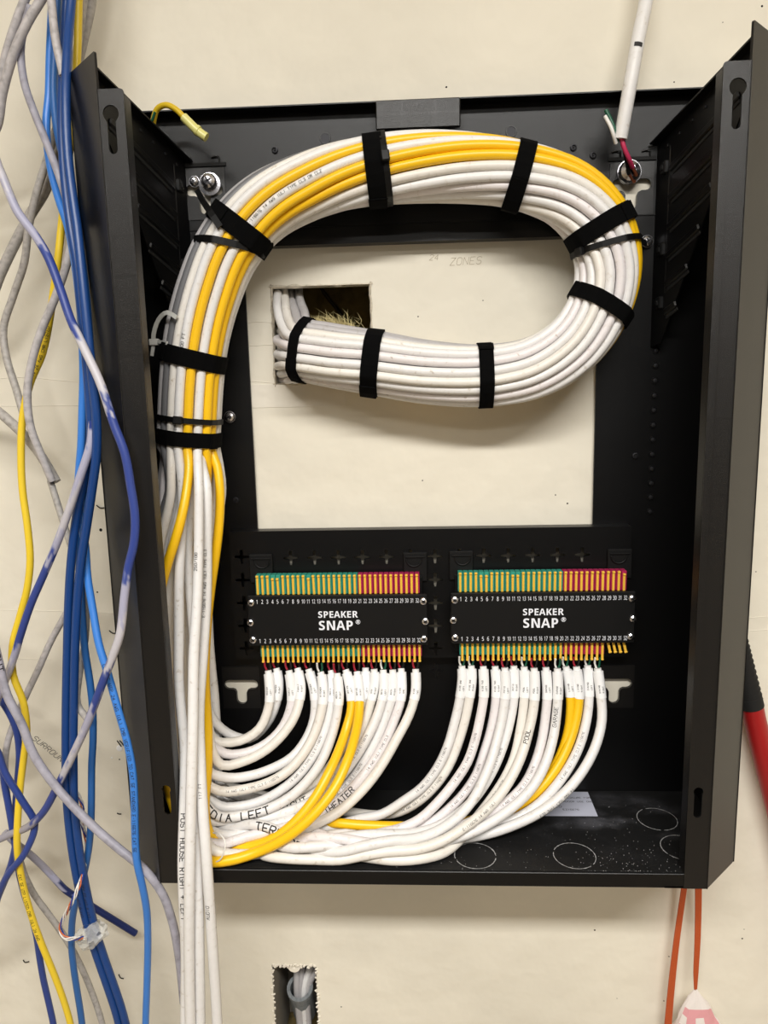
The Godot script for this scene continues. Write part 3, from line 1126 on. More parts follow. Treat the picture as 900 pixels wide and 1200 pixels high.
func speaker_cables() -> void:
	speaker_cable(34, "jacket_white", mm([-110.7, 451.6, -66.8, -108.2, 441.3, -56.4, -105.4, 431.3, -45.3, -102.7, 423.1, -33, -99.1, 415.8, -19.8, -93.6, 409.7, -7.3, -86.7, 404.9, 5.1]), mm([-180.2, 307.3, 61.1, -179.4, 289.2, 62.2, -180.3, 269.1, 64.6, -181.3, 250.1, 67.9, -182.2, 232.8, 72.4, -182.9, 215.1, 75.8, -183.5, 196.6, 77.9, -184, 178.1, 80.4, -184.5, 159.7, 83.4, -184.1, 140.8, 86.6, -182.4, 122.6, 90.2, -180.5, 103.3, 93.7, -179.6, 83.9, 99.6, -179.4, 64.2, 105.8, -179.6, 43.5, 111.5, -180, 23, 116.4, -180.4, 3.4, 118.4, -180.9, -16.1, 118.9, -181.5, -35.1, 118.5, -182.5, -54.7, 117.9, -183.7, -72, 117.6, -185.3, -89.1, 117, -187, -108.1, 116.6, -188.7, -131.3, 116.4, -189.8, -148.5, 116.4, -191.1, -168, 116.4, -192.2, -185, 116.4, -193.3, -203.2, 116.4, -194.5, -222.3, 116.4, -195.6, -242.3, 116.4, -196.7, -263.1, 116.4, -197.8, -284.4, 116.4, -198.8, -306.2, 116.4, -199.9, -328.3, 116.4, -200.9, -350.5, 116.4, -202, -372.8, 116.4, -203.1, -395, 116.4, -204.2, -416.9, 116.5, -205.3, -438.3, 116.5, -206.3, -459.2, 116.4, -206.9, -474.4, 116.4]), "white speaker cable hanging out of the cabinet, leftmost strand, marked in black ink", "", "POST HOUSE RIGHT + LEFT:0.532:0.0037:0.2;DIRECT BURIAL:0.804:0.0018:0.3:back;200 FT:0.874:0.0022:0.1:back")
	speaker_cable(36, "jacket_white", mm([-132.1, 396.2, -70.3, -124, 395.3, -58.1, -115.9, 394.2, -45.5, -107.7, 392.9, -32.5, -99.4, 391.7, -18.1, -91.3, 390.5, -3.5]), mm([-166.1, 307.9, 63.8, -164.3, 291.4, 71.2, -164.5, 272.9, 74.5, -164.9, 254, 77.6, -165.2, 234.9, 81.8, -165.7, 216.1, 86.2, -166.5, 197.6, 90.9, -167.5, 179.2, 95.8, -167.9, 160.9, 100.5, -167.9, 142.8, 104.9, -168, 124.4, 109.2, -168.4, 106.9, 113.2, -168.9, 89, 116.9, -169.6, 70.4, 120.1, -170.4, 51.4, 123, -171.3, 31.8, 125.5, -172.4, 12.3, 127, -173.8, -6.3, 127.2, -175.4, -24.8, 126.5, -177, -43.8, 125.5, -178.3, -62.1, 124.6, -179.6, -79.5, 123.6, -180.8, -98.6, 122.6, -181.9, -115.8, 121.8, -183, -135.8, 121.3, -184.1, -154.7, 121, -185.1, -175.8, 120.7, -186, -194.1, 120.4, -186.9, -213.4, 119.9, -188, -233.5, 119.5, -189, -254.5, 119.1, -190.1, -276, 118.6, -191.1, -297.9, 118.1, -192.2, -320.1, 117.7, -193.2, -342.4, 117.3, -194.2, -364.6, 117, -195.2, -386.6, 116.8, -196.2, -408.3, 116.6, -197.1, -429.4, 116.5, -198.1, -450, 116.4, -198.6, -460, 116.4]), "white speaker cable hanging out of the cabinet, second strand, in front of its neighbours", "", "E-116676 14 AWG (UL) TYPE CL3 OR CL2:0.958:0.0019:0.0:back;250/100:0.698:0.0021:0.2:back")
	speaker_cable(7, "jacket_white", mm([-134, 391.1, -66.2, -126.8, 390.1, -54.6, -119.5, 389, -43, -111.8, 387.7, -30.9, -103.9, 386.6, -17, -96.2, 386, -1.7]), mm([-165.5, 307.7, 55.6, -160, 292, 65.1, -160.1, 273.4, 67, -161.5, 253.1, 67.3, -162.2, 234.9, 69.2, -162.6, 218.1, 72.2, -163.2, 200.9, 76.2, -164.1, 183.4, 81.3, -165, 165.7, 86.4, -166.2, 148.2, 91.2, -166.9, 129.5, 96.4, -166.4, 112.1, 101.4, -165.2, 93.5, 106.8, -164, 75.3, 111.7, -162.6, 56.9, 116.3, -161, 38.9, 120.4, -160.1, 20.3, 122.8, -160, 2.6, 123.1, -160.2, -16, 122.3, -160.6, -35.5, 121.3, -160.9, -53.7, 120.5, -161.3, -71.2, 119.4, -161.8, -89.6, 118.2, -162.4, -110.5, 117.1, -163, -128.8, 116.4, -163.6, -146.5, 116.4, -164.4, -166.4, 116.4, -165.1, -183.6, 116.4, -165.8, -201.9, 116.4, -166.6, -221.1, 116.4, -167.4, -241, 116.4, -168.3, -261.6, 116.4, -169.2, -282.8, 116.4, -170.1, -304.3, 116.4, -171.1, -326, 116.4, -172, -348, 116.4, -172.9, -369.9, 116.4, -173.9, -391.6, 116.5, -174.8, -413.1, 116.5, -175.7, -434.3, 116.5, -176.6, -454.9, 116.4, -177.2, -469.9, 116.4]), "white speaker cable hanging out of the cabinet, rightmost strand", "", "E-116676 14 AWG (UL) TYPE CL3:0.672:0.0019:0.1:back;117 FT:0.542:0.002:0.0:back;AUDIO:0.452:0.0026:0.2:back")
	speaker_cable(18, "jacket_white", mm([-132, 399.8, -61.3, -124, 398.8, -48.8, -115.7, 397.7, -36.1, -107.2, 396.7, -23.1, -99.2, 395.5, -8.4, -92, 393.9, 5.5]), mm([-173.9, 306.2, 52.7, -174.1, 287.5, 54.3, -177.5, 268, 54.9, -179.7, 249.1, 56.6, -179.8, 230.7, 59.6, -178.9, 212.4, 62.8, -177.1, 194.1, 66.4, -175.3, 176.7, 71.2, -173.4, 159.5, 76.8, -171.9, 142.5, 83, -170.7, 125.6, 89.8, -170.2, 107.9, 95.9, -170.2, 89.7, 101.7, -170.3, 70.7, 107.2, -170.2, 52, 111.8, -169.5, 33.1, 115.7, -169, 14.1, 118.6, -169.2, -4.9, 120.2, -169.9, -23.7, 120.5, -171, -43, 120.1, -172.1, -62.4, 119.6, -173.2, -79.6, 118.8, -174.5, -97, 117.8, -175.8, -117, 116.9, -176.8, -135.1, 116.4, -177.6, -152.1, 116.4, -178.4, -171.4, 116.4, -179.3, -192.7, 116.4, -180.1, -211.1, 116.4, -180.8, -230.3, 116.4, -181.5, -250.4, 116.4, -182.3, -271.1, 116.4, -183.2, -292.4, 116.4, -184.2, -314, 116.4, -185.2, -336, 116.4, -186.2, -358, 116.4, -187.2, -380.1, 116.4, -188.1, -402.1, 116.5, -189.1, -423.7, 116.5, -190, -445, 116.5, -191, -465.6, 116.4, -191.8, -480.7, 116.4]), "white speaker cable hanging out of the cabinet, third strand, partly behind its neighbours", "", "CL2 (UL) E-116676 14 AWG:1.006:0.0018:0.1:back;MARINE CL3 14 AWG:0.546:0.0019:0.2:back")
	speaker_cable(30, "jacket_grey", mm([-108.8, 452.3, -37.1, -107.1, 442.7, -28, -104.7, 433.9, -18, -101.6, 427.4, -6.7, -98.2, 421.7, 5.8, -95, 416.3, 18.1, -91.7, 411, 31]), mm([-199.7, 309.8, 39.8, -204.3, 289.7, 39.3, -208.8, 272.9, 39.6, -213, 255.6, 40.2, -216.8, 237.4, 40.8, -219.7, 219.3, 41.1, -222.2, 200.4, 41.3, -224, 181.5, 41.5, -225, 162.5, 41.8, -225.1, 143.5, 42.1, -225.1, 129.2, 42.5]), "light grey speaker cable on the outer edge of the loop, running behind the left flange", "", "")
	speaker_cable(31, "jacket_grey", mm([-101.4, 454.1, -40.1, -100.5, 445.5, -30.7, -98.8, 437.5, -20.5, -96.1, 430.9, -9.7, -92.7, 425, 1.9, -89.6, 420.1, 13.4, -87.3, 415.1, 25.7]), mm([-192, 308.7, 48.5, -192.8, 290.9, 45.6, -199, 272.2, 45.4, -205, 253.8, 46.1, -209.7, 235.5, 46.8, -213, 217.5, 47.4, -215.6, 198.6, 47.9, -217.9, 179.9, 48.5, -219.8, 160.9, 48.9, -221.6, 141.9, 49.3, -222.6, 132.3, 49.4]), "second light grey speaker cable at the outer edge of the loop, beside the dark grey", "", "")
	speaker_cable(32, "jacket_dark_grey", mm([-103.9, 452.6, -48.5, -102.9, 443.6, -38.6, -101.4, 434.9, -28.2, -99, 427.1, -16.2, -95.7, 420.3, -3.4, -91.4, 414.8, 9.5]), mm([-191.5, 308.8, 55.5, -191.1, 288.2, 57.1, -196.6, 271.9, 58.7, -201.7, 255.3, 60, -205.6, 237.3, 61, -208.3, 217.9, 61.5, -210.6, 197.3, 61.7, -212.6, 178.5, 61.7, -214.4, 159.9, 61.5, -216.6, 136.6, 61.3]), "dark grey speaker cable between light grey and white ones in the loop", "", "")
	speaker_cable(20, "jacket_yellow", mm([-132.3, 384.4, -67.2, -123.6, 382.9, -55, -114.9, 381.5, -42.2, -106.5, 380.3, -28.9, -98.9, 379.3, -14, -92.5, 378.1, 1.1]), mm([-156.3, 305.5, 47.8, -154, 287.8, 51.8, -154.9, 269.3, 53.3, -157.4, 249.4, 55.1, -160.5, 232.6, 55.9, -164, 214.9, 56.6, -167.2, 196.5, 57.2, -169.8, 177.6, 57.9, -171.6, 159.3, 58.8, -172.7, 140.9, 59.8, -172.9, 121.3, 60.4, -172.4, 101.8, 62, -171.8, 84, 67.1, -171.5, 66.8, 73.7, -172.2, 50.2, 81.1, -170.8, 31.6, 86, -163.1, 17.2, 88.8, -145.5, 16.8, 92.4, -127.3, 21.2, 94.4, -110.4, 29.8, 93.3, -96.5, 40.8, 88.4, -85.2, 53.1, 80.9, -76.6, 66.2, 70.9, -70.3, 76.6, 58, -64.5, 89.7, 42.2, -60.7, 104.7, 34, -63, 122, 26, -66.7, 134.1, 21]), "ninth cable from the left under the left-hand terminal block, yellow with a white sleeve", "OFFICE|LEFT", "")
	speaker_cable(35, "jacket_yellow", mm([-123.7, 452.8, -71, -120.2, 442.7, -62, -116.6, 432.8, -52.7, -112.3, 424.1, -42.2, -107.4, 416.5, -30.6, -101.7, 409.4, -19.1, -94.2, 402.5, -6.1]), mm([-173.4, 307.9, 62.1, -173.7, 290.2, 70.2, -176.3, 272.7, 76.6, -180.8, 256.6, 80, -188.3, 236.8, 81.1, -194.6, 219.6, 80, -200.3, 201.2, 78, -203.8, 182.8, 76.6, -205.8, 163.7, 76, -206.6, 143.9, 77.4, -206.4, 123.9, 79, -206.1, 105.2, 78.8, -204.8, 86.5, 78.7, -201.5, 67.4, 81, -196.3, 48.6, 84.9, -189, 31.9, 89.1, -179.3, 18, 94, -164.3, 15.5, 107, -147.5, 17, 108.1, -128.5, 20.7, 104, -111.1, 29.4, 104.5, -95.2, 40.4, 103.2, -81, 52.4, 97.9, -69.5, 64.9, 89.5, -61.5, 78.3, 77.2, -56.7, 89.6, 62.4, -54.5, 98.9, 45.7, -54.1, 111.4, 33.2, -56.8, 132.6, 21]), "tenth cable from the left under the left-hand terminal block, yellow with a white sleeve", "OFFICE|RIGHT", "")
	speaker_cable(19, "jacket_yellow", mm([-129.4, 390, -72.3, -122.6, 389, -60.6, -115.5, 388, -48.8, -108, 386.7, -36.5, -100.1, 385.5, -22.5, -92.5, 384.2, -7.5]), mm([-163.1, 305.8, 49, -166.5, 288.3, 45.4, -170.4, 270.1, 43.2, -174.8, 251.3, 41.4, -179.7, 233.6, 40.2, -184.3, 214.8, 38.9, -188.1, 195.3, 38, -190.9, 175.7, 36.8, -193.3, 156.1, 34.2, -196.2, 136.4, 33.4, -198.1, 117.3, 35.7, -197.5, 95.6, 34.4, -197.5, 76.2, 35, -196.4, 58.9, 36, -193.1, 38, 39.2, -183.5, 21.9, 36.8, -164.9, 17.2, 35.2, -144.7, 16.3, 40.9, -124, 16.7, 48.3, -106.6, 18.8, 56.1, -90.2, 22.6, 65.3, -74.4, 25.2, 72, -55.2, 24.9, 74.5, -36.4, 23.4, 73.6, -18.6, 21, 70.3, -0.8, 18.9, 66, 18.3, 17.4, 60.7, 36.9, 18, 56, 54.6, 22.6, 54.4, 71.1, 29.8, 53, 86.2, 40, 49.3, 98.7, 52, 44.7, 108.6, 66, 39.3, 115.1, 82.3, 33.5, 117.9, 102.3, 28.8, 117.1, 120.6, 24, 114, 136.3, 21]), "eleventh cable from the left under the right-hand terminal block, yellow with a white sleeve", "LIVING|LEFT", "")
	speaker_cable(8, "jacket_yellow", mm([-134.2, 385.7, -58.7, -126.3, 384.2, -47.1, -118.2, 382.7, -35.5, -110.1, 381.5, -23.1, -102.8, 380.9, -8.2, -96, 380.8, 7.3]), mm([-166.9, 306.7, 40, -168.7, 288.2, 36.6, -172.4, 269.5, 34, -176.4, 249.2, 30.8, -180.3, 229.9, 27.7, -184.3, 211.2, 24.9, -188, 191.9, 23.4, -190.7, 173.2, 24.1, -192.7, 154.8, 25.7, -193.9, 136, 26.4, -195.2, 117.4, 28.5, -196.3, 96.9, 34, -196, 76.1, 36.6, -194.6, 57.5, 39.3, -191.2, 39.3, 43.5, -183.4, 21.8, 44.7, -168.3, 14.7, 39.5, -149.5, 14.5, 45.2, -133.5, 15.4, 51, -113.8, 16.1, 56.8, -95.4, 16.5, 61.2, -77.3, 16.9, 64.7, -59.3, 16.8, 67, -41.2, 16.2, 67.8, -23.3, 16, 67.2, -5.2, 16.2, 64.6, 12.8, 17.2, 62, 31.3, 19.5, 61.1, 49.3, 23.2, 60.4, 66.6, 29.2, 58.3, 82.2, 37.7, 55, 95.4, 48.5, 50.2, 106.5, 61.2, 44.4, 115.7, 76.5, 37.6, 121.7, 92.3, 31.7, 124.9, 112.4, 25.8, 123, 136.2, 21]), "twelfth cable from the left under the right-hand terminal block, yellow with a white sleeve", "LIVING|RIGHT", "")
	speaker_cable(27, "jacket_white_pink", mm([-114.8, 402.9, -9.4, -114.8, 401.6, 0.3, -113.1, 399.6, 8.8, -110.1, 398, 17.4, -106.2, 396.4, 27.9, -101.3, 394.7, 38.7]), mm([-190.8, 308.7, 23.7, -191.2, 290, 23.6, -193.8, 271.8, 23.7, -198.5, 254.4, 23.9, -203.5, 235.3, 24.1, -206.3, 216.1, 24.4, -208, 196.9, 24.6, -209.2, 175.7, 24.9, -210, 153.7, 25.3, -210.4, 132.3, 25.9, -210.5, 112.7, 26.8, -210.4, 94.4, 28.2, -210.3, 74.4, 30.4, -209.1, 56.9, 33, -204.1, 39.1, 36, -195, 22.5, 39.8, -179.1, 15.8, 46.6, -161.5, 15.8, 49.2, -144.3, 15.8, 60, -128.4, 16.1, 71.3, -113.3, 20.5, 81.2, -97.1, 24, 90.9, -80.2, 29, 96.9, -60.6, 28.7, 99.2, -41.9, 24.9, 98, -23.1, 23.2, 94.6, -4.9, 22.5, 88.4, 12.7, 24.1, 82.8, 29.9, 28.8, 78.5, 46.9, 32.9, 71.1, 63.7, 39, 63, 77.5, 48.7, 55, 87.4, 63.4, 46.3, 93.5, 79.2, 38.6, 97, 95.7, 32.2, 99, 112.7, 27.4, 98.1, 136.3, 22.3]), "ninth cable from the left under the right-hand terminal block, white with a white sleeve", "GARAGE|LEFT", "14 AWG (UL) TYPE CL3 E-116676:0.126:0.0016:0.35")
	speaker_cable(26, "jacket_white", mm([-114.8, 391.8, -9.7, -114.8, 390.5, -0.4, -113.7, 389.4, 7.7, -111.1, 388.5, 16.1, -107.6, 387.7, 26.4, -102.7, 386.8, 37.3]), mm([-184.4, 308.2, 20.6, -184.7, 289.5, 20, -187.2, 271.3, 19.5, -192, 253.8, 19.1, -197.1, 234.6, 18.8, -200.2, 215.7, 18.4, -202.1, 197.3, 17.7, -203.7, 176.9, 16.8, -204.7, 155.8, 16.3, -205.1, 134.9, 16.8, -205, 115.7, 17.9, -204.7, 93.6, 20.2, -203.6, 73.2, 23.6, -200, 56.4, 27, -192.2, 41.2, 31, -179.7, 27.8, 37.5, -166, 23.2, 45.5, -150.2, 26.1, 54.2, -131, 24.6, 61.8, -115.5, 22.9, 71.6, -98.7, 21.7, 82.6, -81.4, 23.2, 91.8, -63.1, 26, 92.6, -44, 27.5, 91.2, -25.8, 25.4, 87.5, -8.6, 23.2, 81.8, 7.7, 24.8, 76, 23, 29.9, 68.1, 36.4, 38, 60.3, 47.7, 49.4, 52.3, 56.8, 62.6, 44.7, 63.8, 77.3, 37.5, 68.9, 92.6, 31.2, 72.2, 108.7, 25.9, 72.8, 127, 21.7, 72.5, 136.5, 19.8]), "sixth cable from the left under the right-hand terminal block, white with a white sleeve", "PATIO|RIGHT", "14 AWG (UL) TYPE CL3 E-116676:0.113:0.0016:0.35")
	speaker_cable(11, "jacket_white_pink", mm([-114.8, 387, -19.4, -114.4, 386.1, -10.1, -111.5, 385.4, -1.5, -108.3, 384.9, 7.4, -104.7, 384.6, 18, -100.4, 384.1, 29.3]), mm([-178.4, 306.5, 25.5, -178.9, 285.9, 24.6, -182.2, 268, 23.8, -187.3, 250.3, 23.5, -192, 230.5, 23.2, -194.6, 212.1, 22.9, -196.4, 192.2, 22.3, -198, 170.7, 21.5, -198.7, 148.9, 20.8, -198.4, 128.3, 20.8, -197.7, 110, 21.1, -197, 90.2, 21.4, -196.3, 71.6, 21.4, -194, 50.7, 20.9, -189, 33.8, 20.4, -178.8, 19.1, 20.4, -161, 21, 29.7, -147.5, 23.4, 39.7, -131.3, 22.6, 52.8, -114.4, 22.5, 64.2, -97.9, 22.3, 75.3, -81.4, 22.5, 84.3, -64.6, 19.2, 90, -47.2, 15.8, 87.5, -28.1, 15.8, 77.8, -11.7, 18.7, 75.2, 3.5, 24.3, 69.6, 16.8, 29.9, 60.5, 29.8, 39.3, 52.8, 40.1, 51.7, 46, 47.2, 68.1, 39, 52.8, 83.1, 32.7, 56.6, 99.3, 27.6, 58.2, 117.5, 23.6, 57.2, 136.5, 19.6]), "fourth cable from the left under the right-hand terminal block, white with a white sleeve", "KIDS TWO|RIGHT", "14 AWG (UL) TYPE CL3 E-116676:0.126:0.0016:0.35")
	speaker_cable(25, "jacket_white_warm", mm([-114.8, 380.8, -10.4, -114.8, 380.4, -1.2, -113.8, 380.4, 6.7, -111.1, 380.4, 14.8, -107.6, 380.3, 25, -103.2, 380, 35.7]), mm([-177.6, 307.7, 18.7, -177.7, 289.1, 17.8, -180.1, 270.7, 17.1, -185, 252.9, 16.5, -190.1, 233.6, 16, -193.3, 214.3, 15.5, -195.4, 194.6, 14.9, -196.3, 173.4, 14.3, -196.4, 152.2, 13.7, -196.4, 132.3, 13.3, -196, 113.9, 13.4, -195.2, 94.5, 13.8, -193.4, 77.4, 14.4, -189.4, 59.2, 16.4, -183.5, 42, 19.5, -172.3, 27.9, 21.9, -152.2, 24.8, 25.9, -133.3, 21.8, 30.5, -115.2, 19.6, 34.8, -97.3, 18.1, 38.4, -79.5, 17, 41.2, -60.7, 16.3, 44, -40.8, 15.9, 46.7, -22.4, 20.8, 49.1, -5.8, 31.7, 50.3, 7.1, 43.2, 47.1, 17.6, 56.6, 42.3, 25.2, 71.9, 36.4, 31.4, 89.3, 31, 35.8, 107.8, 26.5, 38.1, 124.5, 22.2, 37.7, 136.6, 19.1]), "second cable from the left under the right-hand terminal block, white with a white sleeve", "KIDS ONE|RIGHT", "14 AWG (UL) TYPE CL3 E-116676:0.139:0.0016:0.35")
	speaker_cable(24, "jacket_white", mm([-114.8, 375.4, -18.1, -114.6, 374.7, -7.8, -112.2, 374.5, 1.3, -108.8, 374.7, 10.6, -105.1, 374.9, 21.7, -100.4, 375, 32]), mm([-171.2, 305.8, 21.2, -171.3, 285, 19.9, -174.2, 266.2, 18.7, -179.2, 247.1, 17.5, -183.6, 228.2, 16.7, -186.3, 208.6, 16.2, -188.1, 189.2, 16, -188.7, 169.6, 17.2, -187.7, 149.5, 20.6, -185.8, 131.5, 25.3, -181.9, 113.2, 31.4, -177.3, 97, 35.7, -165.5, 80.9, 32.5, -148.2, 74.2, 29.7, -134.1, 85.2, 26.3, -125.1, 102.5, 24.4, -122.6, 119.7, 21.4, -125.2, 134.4, 17.4]), "second cable from the left under the left-hand terminal block, white with a white sleeve", "MASTER|RIGHT", "")
	speaker_cable(28, "jacket_white", mm([-114.8, 438.8, -12.1, -114.6, 433.2, -6, -113.5, 426.1, 0.2, -111.3, 419.6, 8, -108.3, 413.6, 17.2, -104.8, 408.1, 26.3, -99.8, 402.6, 38.2]), mm([-196.8, 307.5, 26.9, -197.7, 286.4, 27, -200.9, 268.3, 27.5, -205.8, 250.9, 28.1, -210.3, 231.2, 28.8, -212.6, 212.9, 29.3, -214.1, 193.2, 29.7, -215.3, 171.6, 30.1, -216, 149.5, 30.6, -216.3, 128, 31.4, -216.3, 108.6, 32.5, -215.8, 90.1, 34.3, -214.9, 68.8, 37.4, -211.9, 50.9, 40.9, -203.5, 34.8, 44.6, -191.9, 22.4, 49.2, -176.9, 18.3, 55.8, -161.7, 20, 63.8, -145.3, 21.5, 72.9, -128.4, 21, 82.3, -112.9, 22.2, 96.4, -98.3, 25.1, 104.5, -77.4, 25.6, 102.6, -57.4, 20.6, 96.4, -39.2, 16.2, 95, -21.9, 15.8, 96.3, -4.5, 17.5, 94.2, 11.9, 21.6, 90.3, 29.1, 25, 86.3, 44.8, 29.2, 80.5, 60.3, 35.6, 73.6, 75.4, 43.9, 65.6, 87.4, 54.8, 57.4, 96.1, 68.2, 49.3, 102.3, 83.4, 40.5, 105.8, 99.9, 33.3, 107.4, 117.3, 28.4, 107.1, 136.3, 24.7]), "tenth cable from the left under the right-hand terminal block, white with a white sleeve", "GARAGE|RIGHT", "GARAGE:0.05:0.003:0.4")
	speaker_cable(12, "jacket_white", mm([-114.8, 397.5, -16.5, -113.4, 396.7, -6.5, -110.4, 395.2, 3, -107, 393.5, 12.7, -102.9, 392.1, 23.9, -97.9, 390.8, 34.3]), mm([-184.9, 306.9, 28.2, -185.5, 286.2, 28.4, -188.6, 268.2, 28.6, -193.6, 250.8, 29, -198.3, 231.1, 29.4, -200.7, 212.8, 29.7, -202.3, 193.1, 30, -203.5, 171.6, 30.3, -204.4, 149.5, 30.9, -204.9, 128.2, 31.7, -205.2, 108.9, 32.9, -205.3, 90.6, 35, -204.5, 69.9, 38.8, -202.3, 52.8, 43.4, -196.1, 36.9, 49.2, -183.9, 24.5, 57.3, -167.5, 21.9, 69.5, -151.8, 24.1, 78.6, -134.9, 31.9, 85.8, -116.5, 30.4, 90.3, -101.8, 23.4, 95.8, -83.7, 20.3, 100.3, -65.4, 22.4, 104.6, -47.1, 27.1, 104.6, -28.5, 30, 102.7, -11.1, 27.7, 96.5, 5.6, 29, 89.7, 21.6, 34.7, 80.9, 34.2, 43, 71.1, 43.4, 53.6, 60.9, 51.4, 66.6, 50.5, 57.9, 82.1, 40.2, 62.9, 99.4, 32.4, 65.4, 117.6, 26.9, 64.8, 136.5, 23.1]), "fifth cable from the left under the right-hand terminal block, white with a white sleeve", "PATIO|LEFT", "TERRACE:0.295:0.0062:0.2")
	speaker_cable(10, "jacket_white", mm([-135.3, 382.7, -43.7, -127.3, 381.6, -32.5, -118.5, 380.9, -21.4, -110.7, 380.2, -9.9, -106, 379.6, 4.4, -101, 379.4, 19.1]), mm([-172.3, 306.3, 29.2, -173.1, 286.3, 28.9, -177.1, 268.8, 28.7, -182.8, 251.7, 29.3, -186.8, 232.1, 30.5, -187.9, 213.5, 31.2, -187.6, 193.6, 30.7, -186.8, 172.1, 30.4, -187.1, 150.1, 31, -188.9, 129.2, 32.7, -188.9, 110.3, 32.7, -189.2, 91.5, 31.3, -190.2, 73.1, 30.4, -187.4, 54.1, 29.3, -181, 35.3, 28.9, -169.3, 24.7, 34.1, -153.2, 21.3, 46, -136, 18.2, 57.2, -116.5, 15.8, 64.2, -97.9, 15.8, 68.7, -78.4, 15.8, 72.8, -59, 15.8, 74.9, -39.9, 15.8, 76.6, -19.3, 15.8, 82.1, -1.6, 15.8, 77.3, 16.4, 16.6, 71.4, 35.4, 18.3, 68.6, 53.9, 21.5, 67.1, 72.4, 26.4, 64.1, 88.9, 35.4, 59.7, 103.2, 48.2, 54, 114.6, 60.9, 47, 123.3, 73.8, 39.5, 130, 90.6, 31.4, 133.1, 106.2, 25, 133.3, 122.8, 21, 132.6, 136.2, 18.6]), "thirteenth cable from the left under the right-hand terminal block, white with a white sleeve", "DINING|LEFT", "14 AWG (UL) TYPE CL3 E-116676:0.100:0.0016:0.35")
	speaker_cable(23, "jacket_white_pink", mm([-134.9, 374, -46.5, -127.6, 372.6, -35.2, -120.2, 370.7, -23.8, -112.9, 370.1, -11.7, -107.6, 369.5, 2.6, -102.5, 369.7, 17.7]), mm([-165.1, 305.6, 25.4, -164.8, 285.5, 24.1, -167.5, 267.7, 23.1, -172.2, 250.1, 22.1, -176.7, 230.4, 20.9, -178.8, 212.6, 19.9, -180.2, 193.6, 19.6, -180.9, 173, 19.1, -180.7, 151.9, 18.5, -181.4, 131.3, 19.1, -182.8, 112.6, 21.9, -183.5, 94.8, 25.4, -182.6, 74.3, 30.2, -181.6, 56.9, 35.4, -179.5, 38.9, 41.3, -174.6, 20.4, 49.1, -159.1, 15.8, 58.9, -142.2, 15.8, 70.1, -126.8, 15.8, 79.5, -110.4, 15.8, 85.9, -92.8, 15.8, 86.9, -74.5, 15.8, 85.9, -56.4, 16.7, 82.5, -38.7, 21.6, 80.9, -21.5, 24.4, 78.3, -6, 29.2, 73, 9.4, 38.9, 63.3, 21.7, 50, 55.3, 32.8, 63.5, 47.5, 39.3, 77.9, 39.8, 44, 93.5, 32.8, 47.6, 111.1, 26.7, 47.8, 128.6, 22.7, 47.4, 136.6, 20.7]), "third cable from the left under the right-hand terminal block, white with a white sleeve", "KIDS TWO|LEFT", "14 AWG (UL) TYPE CL3 E-116676:0.100:0.0016:0.35")
	speaker_cable(22, "jacket_white", mm([-133.4, 372.8, -55.7, -126.1, 371.6, -44.6, -118.5, 370.6, -33.4, -111, 369.9, -21.5, -104.5, 370.1, -7.1, -99.3, 369.5, 8.6]), mm([-159.6, 305.6, 29.6, -158.9, 286, 28, -162.1, 268.4, 27.7, -167.5, 251, 27.8, -172.5, 231.5, 27.8, -175, 213, 27.7, -176.5, 192.9, 27.5, -177.3, 171.3, 27.1, -177.5, 149.6, 26.7, -177, 129.3, 26.3, -176.3, 111.9, 26.2, -175.8, 90.7, 27.6, -175.1, 72.8, 29.3, -174.8, 55.5, 31.8, -175, 37.4, 35.1, -160.6, 30.3, 40.8, -139.3, 30, 47, -121.3, 27.4, 53.1, -104.8, 24.9, 63.4, -88.4, 21.5, 72.8, -68.8, 22, 69, -53.5, 22.5, 62.4, -36.3, 23.1, 56.7, -19.1, 33, 54.1, -3.7, 43.3, 50.8, 8.2, 56.7, 45.8, 17, 72.2, 39.5, 22.8, 88.4, 32.5, 28, 107.6, 26, 30.4, 124.6, 22.6, 30, 136.7, 19.9]), "first cable from the left under the right-hand terminal block, white with a white sleeve", "KIDS ONE|LEFT", "14 AWG (UL) TYPE CL3 E-116676:0.113:0.0016:0.35")
	speaker_cable(29, "jacket_white_warm", mm([-113.3, 449.9, -25.7, -110.2, 438.8, -16.8, -107.9, 430.5, -6.6, -105.7, 424, 3.7, -102.9, 417.7, 14.7, -99.4, 411.9, 25.6, -94.6, 406.5, 37.4]), mm([-198.1, 308.2, 33.5, -199.1, 287.5, 33.8, -202.4, 269.7, 34.5, -207.4, 252.5, 35.2, -211.9, 233, 35.9, -214.2, 214.9, 36.6, -215.9, 195.4, 37.2, -217.1, 173.9, 37.7, -217.8, 151.7, 38.5, -218.1, 130.1, 39.6, -218.3, 110.2, 41.4, -217.9, 87.6, 44.9, -216.6, 66.9, 49.6, -213, 49.7, 55, -203.6, 34.4, 60.4, -190.1, 22.7, 65.5, -175.2, 16.4, 71.5, -158.6, 15.8, 79.1, -139.7, 15.8, 87.1, -122.9, 15.8, 100.2, -105.9, 16.6, 104.6, -84.4, 15.8, 104.6, -65.4, 15.8, 104.6, -47.7, 19.6, 104.6, -29.5, 22.9, 104.6, -8.7, 23.3, 102.2, 10.2, 26, 96.3, 28.1, 32.5, 88.3, 42.7, 38.3, 78.4, 56.1, 46.8, 68.3, 67.4, 58.5, 58.6, 76, 71.5, 49.2, 82.1, 85.5, 40.4, 87, 102, 33.1, 88.9, 119.2, 27.7, 88.4, 136.4, 23.8]), "eighth cable from the left under the right-hand terminal block, white with a white sleeve", "POOL|RIGHT", "POOL:0.064:0.0032:0.3;E-116676 14 AWG (UL):0.15:0.0018:0.2")
